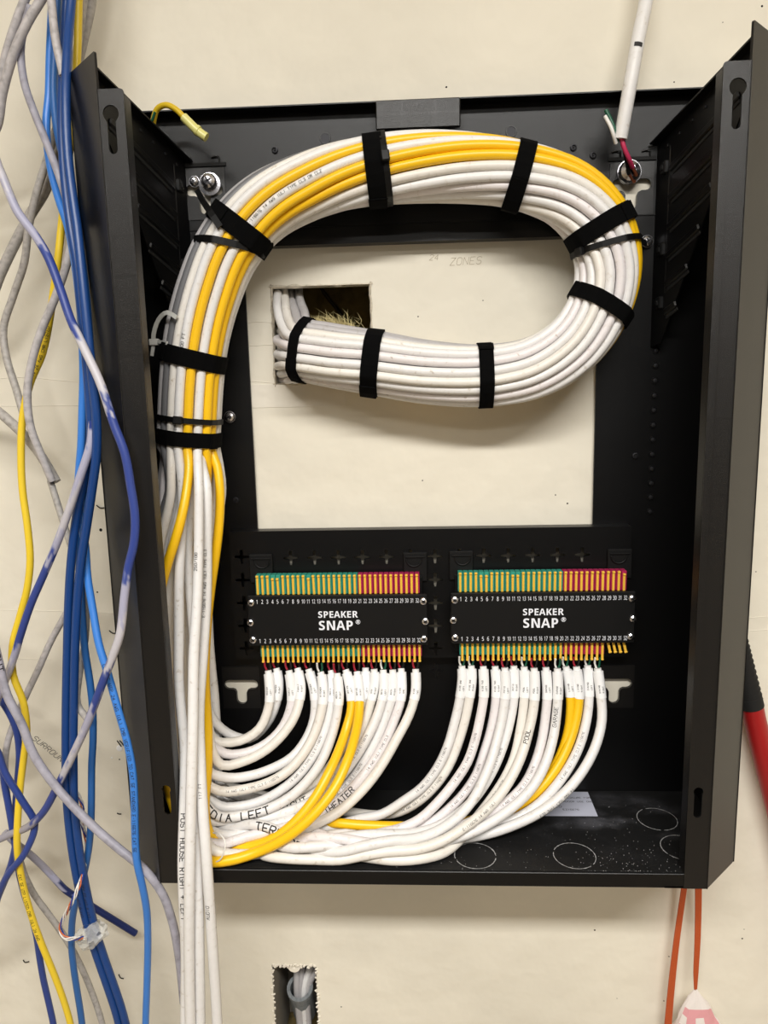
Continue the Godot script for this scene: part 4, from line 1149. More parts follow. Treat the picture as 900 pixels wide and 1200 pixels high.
	speaker_cable(13, "jacket_white_warm", mm([-126, 410.2, -31.4, -116.8, 409.4, -19.5, -111.8, 408.1, -7.2, -107.9, 405.1, 6, -103.7, 402, 20.3, -97.9, 398.9, 32.8]), mm([-190.9, 307.4, 31.7, -191.6, 286.8, 31.8, -194.8, 269, 32.1, -199.8, 251.7, 32.8, -204.5, 232.1, 33.5, -206.7, 214.2, 34.2, -208.3, 195.1, 34.7, -209.4, 174, 35.1, -210.3, 152.3, 35.7, -210.8, 131.1, 36.5, -211, 111.6, 37.7, -210.8, 89, 40.3, -210.3, 67.9, 44.1, -208.1, 49.9, 48.6, -200.9, 32.2, 53.5, -189.4, 19.2, 58.4, -170.9, 15.8, 65.5, -153.5, 15.8, 73.6, -136.8, 15.8, 81.8, -120.4, 15.8, 90.5, -103.4, 15.8, 94.3, -86, 15.8, 94.2, -67.7, 15.8, 96.1, -46.8, 15.8, 100.9, -27, 15.8, 104.6, -6.8, 15.8, 102.8, 12.4, 15.8, 94.2, 26, 19.5, 81.6, 38.7, 27.9, 68.1, 50.9, 38.4, 58.9, 62.3, 51.5, 50.9, 70.8, 66.1, 43.4, 75.9, 82.9, 35.6, 79.4, 99.8, 29.5, 81.2, 117.4, 24.9, 80.8, 136.4, 20.9]), "seventh cable from the left under the right-hand terminal block, white with a white sleeve", "POOL|LEFT", "14 AWG (UL) TYPE CL3 E-116676:0.139:0.0016:0.35")
	speaker_cable(4, "jacket_white", mm([-129.7, 404.4, -37.9, -121.3, 403.3, -26.3, -112.9, 402.6, -15.1, -107.5, 400.8, -2.8, -102.6, 398.5, 11.5, -96.7, 395.9, 25.2]), mm([-185.3, 307.3, 36.2, -185.9, 287.2, 36.7, -189.1, 269.7, 37.4, -194, 252.5, 38.3, -198.7, 233, 39.2, -201.2, 214.9, 40, -203.1, 195.3, 40.7, -204.6, 173.8, 41.6, -205.3, 151.9, 42, -205.2, 130.8, 42.1, -204.8, 111.9, 42.6, -203.9, 94.4, 43.8, -202.7, 75.6, 46, -198.7, 56.6, 49.1, -189.8, 40.7, 51.2, -176.8, 26.7, 53.3, -158.1, 23, 58.1, -141.7, 22, 64.6, -121.3, 18, 70, -101.9, 15.8, 75.7, -82.4, 17.3, 79.1, -63.3, 22.7, 83.1, -43.6, 21.6, 88, -23.8, 17.8, 89, -3.7, 15.8, 85.7, 15.1, 15.8, 79.6, 33.6, 16.2, 75.9, 50.8, 20, 75.2, 67.8, 25.1, 72.8, 84.8, 31.6, 69.1, 100.7, 39.9, 63.7, 115.2, 50.4, 56.7, 127.5, 63.3, 49.1, 136.7, 77.7, 41.1, 142, 93.2, 33.3, 142.3, 110.4, 27.4, 140.6, 127.3, 24, 139.5, 136.2, 22.5]), "fourteenth cable from the left under the right-hand terminal block, white with a white sleeve", "DINING|RIGHT", "14 AWG (UL) TYPE CL3:0.105:0.0018:0.3:back")
	speaker_cable(3, "jacket_white_pink", mm([-132.1, 392.9, -39.4, -124.3, 392.2, -28.5, -114.8, 391.9, -18, -109.5, 390.9, -7, -104.7, 389.9, 5.9, -99.1, 388.7, 20]), mm([-178.9, 306.8, 33.3, -179.2, 286.7, 33.8, -182.4, 268.7, 34.3, -187.5, 250.6, 34.9, -192.3, 231.7, 35.5, -195.1, 212.8, 35.8, -197.3, 192.9, 36, -198.7, 173.3, 36.5, -198.9, 154.4, 38.6, -196.4, 134.7, 40.5, -193, 116.9, 42.1, -186.3, 99.1, 46.7, -177.9, 85, 51.9, -163.1, 71.9, 50.8, -146.3, 71, 47.4, -130.1, 76.9, 42.4, -117.6, 88.2, 35.6, -111.1, 105.1, 29.4, -111.5, 121.7, 25.4, -113.8, 134.3, 21.8]), "third cable from the left under the left-hand terminal block, white with a white sleeve", "FAMILY|LEFT", "")
	speaker_cable(9, "jacket_white_warm", mm([-132.8, 379, -51.9, -125.2, 377.9, -39.8, -117, 376.7, -27.9, -108.9, 375.9, -14.8, -102.8, 375.8, 0.6, -97.2, 376.3, 15.1]), mm([-165.5, 305.9, 33.3, -163.6, 285.9, 33, -165.5, 267.8, 34, -170.4, 249.7, 34.8, -175.8, 230.7, 34.5, -178.8, 212.2, 34.6, -181.1, 193.3, 35.5, -183.1, 174.7, 37, -184.3, 156.3, 38.1, -184.4, 136.4, 39.3, -183, 118.2, 40.7, -179, 99.4, 43.1, -172.7, 80.7, 45.2, -152.5, 79.1, 43, -136.9, 87.3, 37.8, -129.5, 104.6, 31.2, -129.5, 123.6, 25.2, -131, 134.4, 22.5]), "first cable from the left under the left-hand terminal block, white with a white sleeve", "MASTER|LEFT", "")
	speaker_cable(14, "jacket_white", mm([-119.9, 453, -35.5, -117, 443.4, -27.7, -114.4, 433.9, -19.4, -111.5, 425.4, -9.4, -107.8, 417.7, 1.8, -103.4, 411.2, 12.7, -97, 405.1, 25.6]), mm([-192.5, 307.9, 38.4, -193.2, 287.8, 38.6, -196.3, 270.4, 39, -201.3, 253.5, 39.7, -206, 234.1, 40.6, -208.5, 216.5, 41.4, -210.3, 197.6, 42.2, -211.8, 176.6, 42.9, -212.5, 154.7, 43.6, -212.5, 132.9, 44.3, -212.1, 112.7, 45.5, -211.3, 95.2, 47.2, -209.9, 77, 49.7, -207.6, 59.1, 54.1, -199.7, 41.3, 60.7, -186.5, 29.4, 67.2, -173.2, 22.4, 76.5, -157.4, 21.9, 84.4, -138, 23.9, 84.3, -119.3, 27.2, 78.4, -101.2, 28.9, 71.5, -84.9, 33, 64.2, -70.3, 42.3, 58.3, -58.2, 53.8, 52.3, -48.1, 67.3, 46, -39.4, 81.8, 39.8, -32.1, 97.8, 33.2, -26.7, 115, 27.8, -27, 134.7, 21.9]), "fourteenth cable from the left under the left-hand terminal block, white with a white sleeve", "BATH|RIGHT", "14 AWG (UL) TYPE CL3 E-116676:0.126:0.0016:0.35")
	speaker_cable(5, "jacket_white_warm", mm([-125.4, 453.1, -46.8, -121.8, 442.9, -38.6, -118.1, 432.8, -30.1, -113.7, 424.2, -20.2, -108.7, 416.7, -8.9, -103.2, 410.1, 2.5, -97.3, 403.8, 14.9]), mm([-185.8, 307.3, 43.5, -186.4, 287.6, 44.7, -189.9, 270.7, 45.9, -195.1, 253.9, 47.1, -199.9, 234.9, 48.2, -202.4, 217, 48.9, -204.1, 197.4, 49.3, -205.3, 176, 49.4, -206.1, 154.3, 49.6, -206.4, 133.4, 49.9, -205.8, 114.8, 50.3, -204.7, 95.8, 51.4, -203.2, 76.6, 53.8, -197.7, 56.4, 56.9, -187.6, 42.3, 60.1, -172.8, 29.4, 61.7, -154.3, 30.6, 60.6, -133.9, 33.2, 58.3, -115.8, 36, 55.6, -99.4, 42.5, 53.1, -84.8, 52.6, 50.6, -73, 65.8, 45.2, -63.7, 81, 38.1, -55.1, 97.3, 30, -49.9, 114.9, 23.7, -49.6, 134.8, 17.4]), "eleventh cable from the left under the left-hand terminal block, white with a white sleeve", "GYM|LEFT", "")
	speaker_cable(0, "jacket_white", mm([-135.8, 399.1, -50, -126.9, 398.3, -38.3, -117.6, 397.5, -26.5, -109, 396.5, -13.8, -102.5, 395, 1.5, -96, 393.1, 16.8]), mm([-179.8, 307.7, 40.3, -180.6, 288.5, 41.1, -183.8, 271, 42.2, -188.8, 253.7, 43.4, -193.5, 234.4, 44.4, -195.8, 216.2, 45.3, -197.3, 196.2, 45.8, -198.3, 174.7, 46.1, -199, 152.9, 46.6, -199.3, 132.4, 47, -198.7, 114.7, 46.9, -197.4, 95.4, 48.3, -195.1, 77.8, 51.2, -189.6, 62.3, 56.1, -178.6, 48.2, 64.4, -164.9, 37.1, 68.9, -147.9, 35.6, 66.9, -129.7, 39.4, 63.5, -113, 47.9, 58.8, -100.2, 58.5, 54.1, -89.8, 71.5, 47.1, -82.2, 86.7, 38.2, -77.9, 102.7, 30.8, -76.9, 119.7, 24.1, -78.8, 132.7, 18.3]), "seventh cable from the left under the left-hand terminal block, white with a white sleeve", "MEDIA|LEFT", "14 AWG (UL) TYPE CL3 E-116676:0.100:0.0016:0.35")
	speaker_cable(2, "jacket_white", mm([-135.8, 389.1, -51.3, -128.3, 387.7, -40.5, -120.4, 386.6, -30, -111.9, 385.7, -18.7, -105.3, 385.1, -4, -99.2, 384.3, 11.5]), mm([-173.6, 306.1, 37.8, -174.4, 286.4, 39.5, -177.2, 268.9, 40.6, -182.1, 251.4, 42, -186.4, 232.4, 43.6, -188.8, 213.5, 44.8, -190.2, 193.1, 45, -191.1, 172, 44.5, -191.5, 152.1, 44.7, -191.3, 133.9, 46.5, -190.1, 114.8, 50.2, -187.5, 98.3, 54.5, -181.7, 82.1, 60.8, -173.7, 66, 66.5, -158.8, 58.3, 63.8, -141.3, 57.4, 59.1, -124.3, 60.9, 53.8, -109, 67.5, 47.7, -98.4, 78.8, 39.9, -92.4, 93, 32.4, -92.1, 113.3, 25.6, -98, 134.3, 19.1]), "fifth cable from the left under the left-hand terminal block, white with a white sleeve", "KITCHEN|LEFT", "")
	speaker_cable(21, "jacket_white_warm", mm([-133.1, 377.7, -64, -124.8, 376.8, -51.6, -116.3, 375.7, -38.7, -107.9, 374.5, -25.5, -100.7, 373.7, -10.6, -95, 373, 5.2]), mm([-159.7, 305.8, 38.6, -159.4, 286.8, 39.5, -162.2, 269.4, 40.4, -167.3, 251.8, 41.3, -172.2, 232.9, 42.1, -175, 214.3, 42.5, -176.8, 194.3, 42.7, -178, 173.9, 42.9, -178.5, 154.8, 43.5, -178.2, 136, 45.4, -176.6, 117.2, 48.6, -173.9, 96.5, 54, -171.2, 80.8, 59.9, -163.6, 66.9, 59.9, -144.2, 68.8, 55.2, -128.5, 75.6, 50, -115.6, 86.3, 43.6, -106.6, 99.3, 36.3, -103.3, 116.8, 26.2, -107.3, 134.3, 17.5]), "fourth cable from the left under the left-hand terminal block, white with a white sleeve", "FAMILY|RIGHT", "")
	speaker_cable(15, "jacket_white_pink", mm([-115.6, 452.4, -44.4, -113.2, 442, -35, -110.3, 432.3, -24.9, -106.6, 425.1, -14.2, -102.4, 418.8, -2.2, -97.7, 413, 9.9, -91.7, 407.4, 23.1]), mm([-195.9, 308.2, 45.3, -197.6, 289.1, 50.3, -199.5, 270.7, 52.4, -203.9, 252.3, 53.2, -208, 230.5, 53.9, -209.7, 213.5, 54, -211.1, 193.3, 53.8, -212.3, 171.3, 53.4, -213, 154.3, 53.3, -213.5, 132, 53.2, -213.4, 111.3, 53.6, -213, 93.4, 54.9, -212.1, 75.1, 57.5, -209.9, 57.3, 62.6, -201.4, 39.8, 71.1, -187.1, 28.9, 79.7, -175, 22, 89.7, -157.8, 21.4, 95.5, -138.9, 25.1, 91.7, -119.4, 26.7, 85.9, -100.5, 28.9, 79.2, -83.6, 32.8, 72, -68.9, 41.1, 66, -56, 51.5, 59.8, -43.9, 63.9, 52, -34, 77.5, 43.9, -25.8, 93.7, 35.5, -20, 110.4, 28.1, -19.9, 134.7, 19.2]), "fifteenth cable from the left under the left-hand terminal block, white with a white sleeve", "KIDS|ONE", "THEATER:0.135:0.0044:0.1;14 AWG (UL) TYPE CL3:0.09:0.0017:0.2")
	speaker_cable(16, "jacket_white", mm([-114, 451.8, -52.7, -111, 441.2, -42.7, -107.5, 431, -32.1, -103.6, 422.8, -20.2, -99.3, 415.7, -7.2, -94.5, 409.9, 5.2, -89.4, 404.7, 17.3]), mm([-186.1, 307.9, 50.9, -186.6, 288.9, 51.7, -190.4, 271.2, 53.1, -196.1, 253, 54.6, -200.9, 231.7, 56.1, -203.2, 210.4, 56.9, -204.8, 190.2, 57.1, -206, 168.6, 57.2, -206.7, 146.9, 57.3, -207, 126.1, 57.6, -206.9, 107.6, 58.2, -206.3, 90.5, 59.5, -205, 71.3, 62.4, -200.3, 52.6, 67, -189.1, 40, 72.7, -173.2, 30.1, 77.2, -151.6, 28.4, 74.3, -132, 28.1, 72.6, -114.4, 31.6, 70.2, -97.4, 37.1, 67.6, -82.1, 45.6, 64.1, -68.6, 56.7, 59.1, -56.9, 70.1, 52.3, -47.1, 84.5, 45, -39.2, 99.5, 37.3, -34.3, 115.6, 29.6, -34.7, 134.7, 22.1]), "thirteenth cable from the left under the left-hand terminal block, white with a white sleeve", "BATH|LEFT", "14 AWG (UL) TYPE CL3 E-116676:0.100:0.0016:0.35")
	speaker_cable(17, "jacket_white_warm", mm([-120.7, 452.7, -59.9, -117.7, 443, -51.2, -114.7, 433.4, -42.2, -111.4, 425, -32.1, -107.7, 417.4, -21.1, -102.8, 410.9, -10.5, -95.6, 404.8, 1.6]), mm([-180.4, 308, 54.3, -180.7, 289.6, 55.4, -184.2, 271.9, 56.9, -189.7, 253.7, 58.5, -194.5, 232.5, 60, -196.4, 215.2, 60.8, -197.9, 194.8, 61.3, -199.1, 172.9, 61.5, -199.8, 150.7, 61.9, -200, 129.6, 62.2, -200, 111.2, 62.5, -199.5, 92.5, 63.6, -198.4, 74, 65.4, -192.8, 54.6, 66.5, -180.3, 38.7, 68.5, -165.1, 28.4, 68.8, -145.3, 28.5, 66.6, -126.5, 31, 64.7, -109.5, 33.2, 61.8, -93.9, 39.4, 59, -79.6, 49, 55.3, -67.8, 61.2, 50, -58.3, 75.3, 43.6, -50.7, 90.6, 36.8, -45.3, 105.7, 30.5, -41.9, 121.5, 25, -42.5, 134.8, 21.1]), "twelfth cable from the left under the left-hand terminal block, white with a white sleeve", "GYM|RIGHT", "MEDIA RIGHT:0.175:0.0052:0.2")
	speaker_cable(6, "jacket_white", mm([-133.9, 404.4, -56, -126.3, 403.9, -44.8, -118.4, 403.5, -33.9, -109.9, 402.7, -22.5, -102.5, 401.1, -7.7, -95.9, 398.6, 8.2]), mm([-180, 307.5, 47.4, -180.4, 288.5, 48.5, -183.8, 270.5, 49.8, -189.4, 252.1, 51.2, -194.3, 230.7, 52.5, -196.3, 213.5, 53.1, -197.9, 193.4, 53.4, -199, 171.9, 53.6, -199.7, 150.2, 54, -199.9, 129.7, 54.4, -199, 111.6, 54.6, -197, 93.7, 56.1, -193.6, 76.3, 59.6, -186.5, 58.9, 66.3, -176.7, 46.7, 73.7, -163, 35.1, 79.7, -144.8, 34.6, 77.9, -125.9, 37, 73.3, -109, 43.4, 67.3, -95.6, 53.6, 61.2, -84.9, 66.3, 54.2, -77.7, 80.8, 45.7, -72.9, 97, 38.4, -71, 113.7, 32.4, -73.1, 132.7, 24.5]), "eighth cable from the left under the left-hand terminal block, white with a white sleeve", "MEDIA|RIGHT", "MEDIA LEFT:0.185:0.0062:0.1")
	speaker_cable(1, "jacket_white_warm", mm([-133.9, 394.6, -55.1, -125.5, 393.4, -42.8, -116.9, 392.2, -30.5, -108.4, 391.1, -17.6, -101.3, 390.1, -2.7, -94.5, 389.2, 11.7]), mm([-173.6, 307, 44.9, -173.7, 287.9, 46.3, -177, 269.7, 47.8, -182.4, 250.8, 49.4, -187, 229.7, 51.1, -189.2, 211.2, 52.1, -190.8, 190.3, 52.4, -191.8, 168.6, 52.7, -192.2, 147.8, 53.6, -192.2, 129.9, 55.3, -192.1, 109.7, 58.6, -190.9, 92.3, 62.1, -186.2, 75.3, 66.3, -177.8, 60.8, 70.5, -162.8, 50.8, 70.8, -142.9, 50.8, 67.6, -124.9, 54.4, 63.4, -109.5, 62.1, 57.5, -97.7, 74, 49.6, -90, 87.4, 41.9, -84.7, 106.5, 33.5, -85, 123.9, 26.7, -87.4, 132.7, 22.7]), "sixth cable from the left under the left-hand terminal block, white with a white sleeve", "KITCHEN|RIGHT", "14 AWG (UL) TYPE CL3 E-116676:0.139:0.0016:0.35")
	speaker_cable(33, "jacket_white_warm", mm([-105, 451.5, -58.5, -103.3, 442, -48.4, -100.9, 433.1, -37.6, -98, 425.6, -25.7, -94.3, 419.1, -13, -89.6, 413.3, 0.5]), mm([-187.2, 306.9, 61, -188.2, 285.6, 63.4, -192.5, 268.6, 64.6, -198.1, 250.1, 65.9, -201.9, 230, 66.9, -203.6, 212.7, 67, -205.2, 192.7, 66.7, -206.4, 171.1, 66.1, -207.1, 149, 65.8, -207.4, 127.7, 65.7, -207.2, 108.3, 66.1, -206.4, 88.5, 67.6, -204.6, 68.8, 70.9, -199.7, 50.3, 75.9, -188.4, 37.7, 81.4, -175.2, 29.3, 92.1, -160.6, 21.4, 103, -143, 16.2, 100.1, -121.4, 17.4, 97.6, -104.2, 25.3, 88.9, -86.5, 29.8, 81.2, -70.2, 35, 74, -55.6, 44.8, 67.3, -43, 56.4, 60.4, -32.6, 69.4, 53.3, -23.8, 82.6, 46.1, -13.9, 98.1, 36.7, -8.2, 114.9, 29.3, -7.9, 135.4, 22.6]), "sixteenth cable from the left under the left-hand terminal block, white with a white sleeve", "KIDS|TWO", "")


# ---------------------------------------------------------------- straps and ties round the bundle
func nearest(at: Vector3) -> int:
	var best := 0
	for i in trunk_c.size():
		if trunk_c[i].distance_squared_to(at) < trunk_c[best].distance_squared_to(at):
			best = i
	return best


# a band round the outline of the bundle at trunk sample i
func band(i: int, width: float, gap: float, thick: float, lean := 0.0, from := 0.0, to := TAU) -> ArrayMesh:
	var t := trunk_t[i].rotated(trunk_f[i], lean)
	var u := trunk_u[i].rotated(trunk_f[i], lean)
	var f := trunk_f[i]
	var n := 56
	var st := begin()
	var rings := []
	for j in n + 1:
		var a := from + (to - from) * j / n
		var d := Vector2.from_angle(a)
		var best := Vector2.ZERO
		for k in slots.size():
			var q := slot_at(i, k)
			if q.dot(d) > best.dot(d):
				best = q
		var pin := best + d * (RC + gap)
		var pout := best + d * (RC + gap + thick)
		var ci := trunk_c[i] + u * pin.x + f * pin.y
		var co := trunk_c[i] + u * pout.x + f * pout.y
		rings.append([ci - t * width * 0.5, co - t * width * 0.5, co + t * width * 0.5, ci + t * width * 0.5, u * d.x + f * d.y])
	for j in n:
		var a: Array = rings[j]
		var b: Array = rings[j + 1]
		face(st, [a[1], a[2], b[2], b[1]], a[4])
		face(st, [a[0], a[3], b[3], b[0]], -a[4])
		face(st, [a[0], a[1], b[1], b[0]], -t)
		face(st, [a[3], a[2], b[2], b[3]], t)
	if to - from < TAU - 0.01:
		for e in [0, n]:
			face(st, [rings[e][0], rings[e][1], rings[e][2], rings[e][3]], (rings[1][1] - rings[0][1]) * (-1 if e == 0 else 1))
	return st.commit()


func straps() -> void:
	var g := "black hook and loop straps round the cable bundle"
	for a in [
		[Vector3(-0.0886, 0.3913, 0.0280), 0.0075, 0.0, "black strap round the bundle at the square hole in the wall", 0.3, 1.2],
		[Vector3(-0.0361, 0.3801, 0.0360), 0.0125, 0.06, "second black strap from the square hole, round the lower run of the bundle", -1.3, 0.6],
		[Vector3(0.0475, 0.3686, 0.0370), 0.0105, 0.0, "black strap at the lowest point of the bundle loop", 2.1, 2.7],
		[Vector3(0.1311, 0.4175, 0.0380), 0.0110, -0.14, "black strap at the right of the loop, above the lowest bend", 0.2, 1.5],
		[Vector3(0.1280, 0.4681, 0.0380), 0.0125, 0.0, "black strap at the upper right of the loop, above a black cable tie", -0.6, 0.9],
		[Vector3(0.0717, 0.5083, 0.0380), 0.0120, 0.0, "black strap on the top run near the right bend", 2.2, 3.4],
		[Vector3(-0.0319, 0.5143, 0.0400), 0.0135, 0.0, "black strap at the middle of the top run, left of a black cable tie", 2.6, 3.6],
		[Vector3(-0.1342, 0.4785, 0.0400), 0.0140, 0.10, "black strap with a wide end at the upper left bend of the loop", 0.0, 1.2],
		[Vector3(-0.1713, 0.3864, 0.0400), 0.0130, -0.08, "upper black strap on the vertical run, below the white cable tie", 0.2, 0.9],
		[Vector3(-0.1785, 0.3287, 0.0400), 0.0110, -0.03, "lower black strap on the vertical run, just under a black cable tie", 2.4, 3.0],
	]:
		var i := nearest(a[0])
		var o := thing("hook_and_loop_strap", a[3], "cable strap", trunk_c[i], g)
		part("band", band(i, a[1], 0.0001, 0.0011, a[2]), M.hook_loop, o)
		part("overlap", band(i, a[1] * 0.97, 0.00125, 0.0011, a[2] - 0.03, a[4], a[5]), M.hook_loop, o)
	var tg := "black plastic cable ties round the bundle"
	for a in [
		[Vector3(-0.0251, 0.5146, 0.0400), 0.0042, 0.04, "black cable tie on the top run, right of a strap", 1.5, 0],
		[Vector3(0.1289, 0.4569, 0.0380), 0.0040, -0.05, "black cable tie at the right of the loop, below a strap", 2.7, 1],
		[Vector3(-0.1425, 0.4669, 0.0400), 0.0048, 0.42, "black cable tie crossing the upper left bend, beside a wide strap", 3.1, 2],
		[Vector3(-0.1776, 0.3411, 0.0400), 0.0040, -0.02, "black cable tie on the vertical run, just above the lowest strap", 1.75, 3],
	]:
		var i := nearest(a[0])
		var o := thing("cable_tie", a[3], "cable tie", trunk_c[i], tg)
		part("band", band(i, a[1], 0.0001, 0.0013, a[2]), M.tie_black, o)
		var d := Vector2.from_angle(a[4])
		var best := Vector2.ZERO
		for k in slots.size():
			if slot_at(i, k).dot(d) > best.dot(d):
				best = slot_at(i, k)
		best += d * (RC + 0.002)
		var u := trunk_u[i].rotated(trunk_f[i], a[2])
		var tt := trunk_t[i].rotated(trunk_f[i], a[2])
		var hd := begin()
		var hc := trunk_c[i] + u * best.x + trunk_f[i] * best.y
		var out := (u * d.x + trunk_f[i] * d.y).normalized()
		add_box(hd, hc, Vector3(0.0075, 0.0058, 0.0042), 0.0008, Basis(out.cross(tt).normalized(), tt, out))
		part("head", hd.commit(), M.tie_black, o)
		if a[5] == 1:
			part("tail", strip(mm([150.6, 461.1, 40, 161.2, 463.3, 24, 172.1, 465.7, 6]), [0.0042, 0.0042, 0.0042], 0.0011), M.tie_black, o)
		if a[5] == 2:
			part("tail", strip(mm([-138.8, 474.4, 66, -146.4, 485.8, 62, -155.9, 497.3, 44, -168.9, 513.5, 12]), [0.0046, 0.0046, 0.0044, 0.0042], 0.0012), M.tie_black, o)
	var w := thing("cable_tie", "white cable tie looped beside the vertical run, left of the upper strap", "cable tie", Vector3(-0.1975, 0.4118, 0.0440))
	part("loop", strip(mm([-174.5, 414.2, 64, -182.4, 418.4, 60, -191.1, 414.4, 54, -197.2, 403.9, 50, -198.5, 396.7, 48]), [0.003, 0.003, 0.003, 0.003, 0.003], 0.0011), M.tie_natural, w)
	part("head", box(Vector3(0.0075, 0.0048, 0.0042), 0.0006), M.tie_natural, w, Vector3(-0.1977, 0.3985, 0.0480))
	part("tail", strip(mm([-198.4, 397.3, 48, -200.7, 388.7, 47]), [0.0026, 0.0024], 0.0011), M.tie_natural, w)
	part("stub", strip(mm([-195.3, 399, 49, -184.7, 397, 58]), [0.0026, 0.0026], 0.0011), M.tie_natural, w)


# ---------------------------------------------------------------- fixings inside the cabinet
func fixings() -> void:
	var a := thing("mounting_screw", "silver cross-head screw with a washer at the top left mounting hole", "screw", Vector3(-0.1620, 0.5214, 0.0020))
	part("washer", lathe([Vector2(0.0085, 0), Vector2(0.0085, 0.0014), Vector2(0.0048, 0.0017), Vector2(0.0, 0.0017)], 24), M.chrome, a, Vector3(-0.1614, 0.5201, 0.0020))
	screw(a, "screw_head", Vector3(-0.1614, 0.5214, 0.0042), 0.0062)
	var b := thing("mounting_screw", "large dome-headed silver screw under stripped wire ends at the top right", "screw", Vector3(0.1589, 0.5174, 0.0020))
	part("washer", lathe([Vector2(0.009, 0), Vector2(0.009, 0.0014), Vector2(0.0, 0.0016)], 24), M.chrome, b, Vector3(0.1589, 0.5174, 0.0020))
	screw(b, "screw_head", Vector3(0.1585, 0.5170, 0.0035), 0.0083)
	for s in [
		[Vector3(-0.1735, 0.5226, 0.0015), 0.0037, "small silver screw left of the top left mounting screw"],
		[Vector3(0.1741, 0.4672, 0.0015), 0.0042, "silver screw holding the end of the cable tie right of the loop"],
		[Vector3(-0.1561, 0.3409, 0.0015), 0.0042, "silver screw right of the vertical run of cables"],
	]:
		var o := thing("pan_head_screw", s[2], "screw", s[0])
		part("washer", lathe([Vector2(s[1] * 1.15, 0), Vector2(s[1] * 1.15, 0.0006), Vector2(0, 0.0007)], 18), M.chrome, o, s[0])
		screw(o, "screw_head", s[0] + Vector3(0, 0, 0.0006), s[1])
	for s in [
		[Vector3(-0.1099, 0.5436, 0.0002), "small threaded stud on the upper back plate left of the middle strap"], [Vector3(0.1175, 0.5370, 0.0002), "upper of two small studs on the back plate right of the top run"],
		[Vector3(0.1323, 0.5310, 0.0002), "lower of two small studs on the back plate right of the top run"], [Vector3(0.1711, 0.3030, 0.0002), "small ring stud on the back plate right of the opening"],
		[Vector3(-0.1554, 0.2720, 0.0002), "small ring stud on the back plate left of the opening"],
	]:
		var o := thing("threaded_stud", s[1], "stud", s[0])
		part("collar", lathe([Vector2(0.0026, 0), Vector2(0.0024, 0.0012), Vector2(0.0016, 0.0014), Vector2(0.0014, 0.0004), Vector2(0, 0.0003)], 14), M.recess, o, s[0])
		part("core", lathe([Vector2(0.001, 0), Vector2(0.0008, 0.0009), Vector2(0, 0.001)], 10), M.hole_dark, o, s[0])
	for s in [Vector3(-0.0707, 0.5507, 0.0002), Vector3(0.0707, 0.5502, 0.0002)]:
		var o := thing("plate_hole", "oval hole in the upper back plate " + ("left" if s.x < 0 else "right") + " of the hanging tab", "hole", s)
		part("rim", lathe([Vector2(0.0044, 0), Vector2(0.0042, 0.0006), Vector2(0.0034, 0.0006), Vector2(0.0034, 0.0001), Vector2(0, 0.0001)], 18), M.steel, o, s)
		part("core", lathe([Vector2(0.0034, 0.0001), Vector2(0.0032, 0.0003), Vector2(0, 0.0003)], 18), M.recess, o, s)
	# stripped white cable reaching down from the top, its wires at the screw
	var w := thing("control_cable", "white cable hanging from above, its pink, black, green and white wires stripped", "cable", Vector3(0.1532, 0.5941, 0.0200))
	var wp := mm([176.2, 827.8, 12, 168.2, 694.5, 14, 162.3, 626.9, 20, 157.4, 603.7, 23, 152.2, 574.9, 26, 148.9, 552.8, 25, 146.4, 534.7, 23])
	var jk := part("jacket", tube(wp, 0.0049, 14), M.jacket_white, w)
	var ink := begin()
	print_on(ink, smooth(wp).p, 0.0049, "I", 0.062, 0.004, 0.003)
	part("mark", ink.commit(), M.ink, jk)
	part("pink_wire", tube(mm([146.9, 537.6, 23, 149, 529.4, 23, 153.7, 522, 20, 158, 517.7, 14]), 0.0017, 8, 0.003), M.wire_pink, w)
	part("bare_end", tube(mm([158, 517.7, 14, 160.5, 515.2, 12, 162.4, 512.7, 10]), 0.0012, 6, 0.003), M.copper, w)
	part("black_wire", tube(mm([148.7, 537, 21, 150.5, 526.8, 20, 153.9, 519.9, 15, 156.6, 513.9, 10.5]), 0.0014, 8, 0.003), M.wire_black, w)
	part("bare_end", tube(mm([156.5, 514.4, 10.8, 159.3, 511.5, 8, 162.4, 509.5, 6]), 0.0012, 6, 0.003), M.copper, w)
	part("green_wire", tube(mm([144.9, 533.3, 22, 142.4, 539.1, 24, 139.7, 546.1, 24, 135.8, 555, 22]), 0.0014, 8, 0.003), M.wire_green, w)
	part("white_wire", tube(mm([143.4, 531.9, 23, 140.7, 536.8, 26, 138.7, 542.1, 26, 134.8, 550.3, 24]), 0.0014, 8, 0.003), M.wire_white, w)
	# earth wire with its crimp
	var g := thing("earth_wire", "yellow and green earth wire with a pale crimp connector at the top left corner", "wire", Vector3(-0.1916, 0.5607, 0.0240))
	part("wire", tube(mm([-203.5, 559.1, 40, -200.9, 557.1, 34, -198.9, 556.8, 26, -196.6, 555, 24, -193.8, 559.8, 27, -189.8, 565.5, 30, -182.3, 567.1, 33, -174.3, 563.2, 35, -168.2, 556.9, 36]), 0.0021, 10, 0.003), M.green_yellow, g)
	part("green_stripe", tube(mm([-196.8, 554.4, 27.5, -194, 558.2, 30, -190.8, 563.1, 32]), 0.0010, 6, 0.003), M.wire_green, g)
	var cp := mm([-168.8, 557.4, 36, -164.7, 553.3, 36, -160.6, 549.1, 36, -156.4, 545.5, 36, -152.8, 543, 36])
	part("crimp_connector", sweep(smooth(cp, 0.002).p, 0.0032, 12), M.crimp, g)
	part("crimp_collar", tube(mm([-160, 548.5, 36, -158.2, 547.3, 36]), 0.0038, 12), M.crimp, g)
	# a pale round scrap of wire behind the front strip's lower left keyhole
	var k := thing("wire_offcut", "curled scrap of thin white wire at the lower left of the cabinet floor", "wire", Vector3(-0.1507, 0.0253, 0.1120))
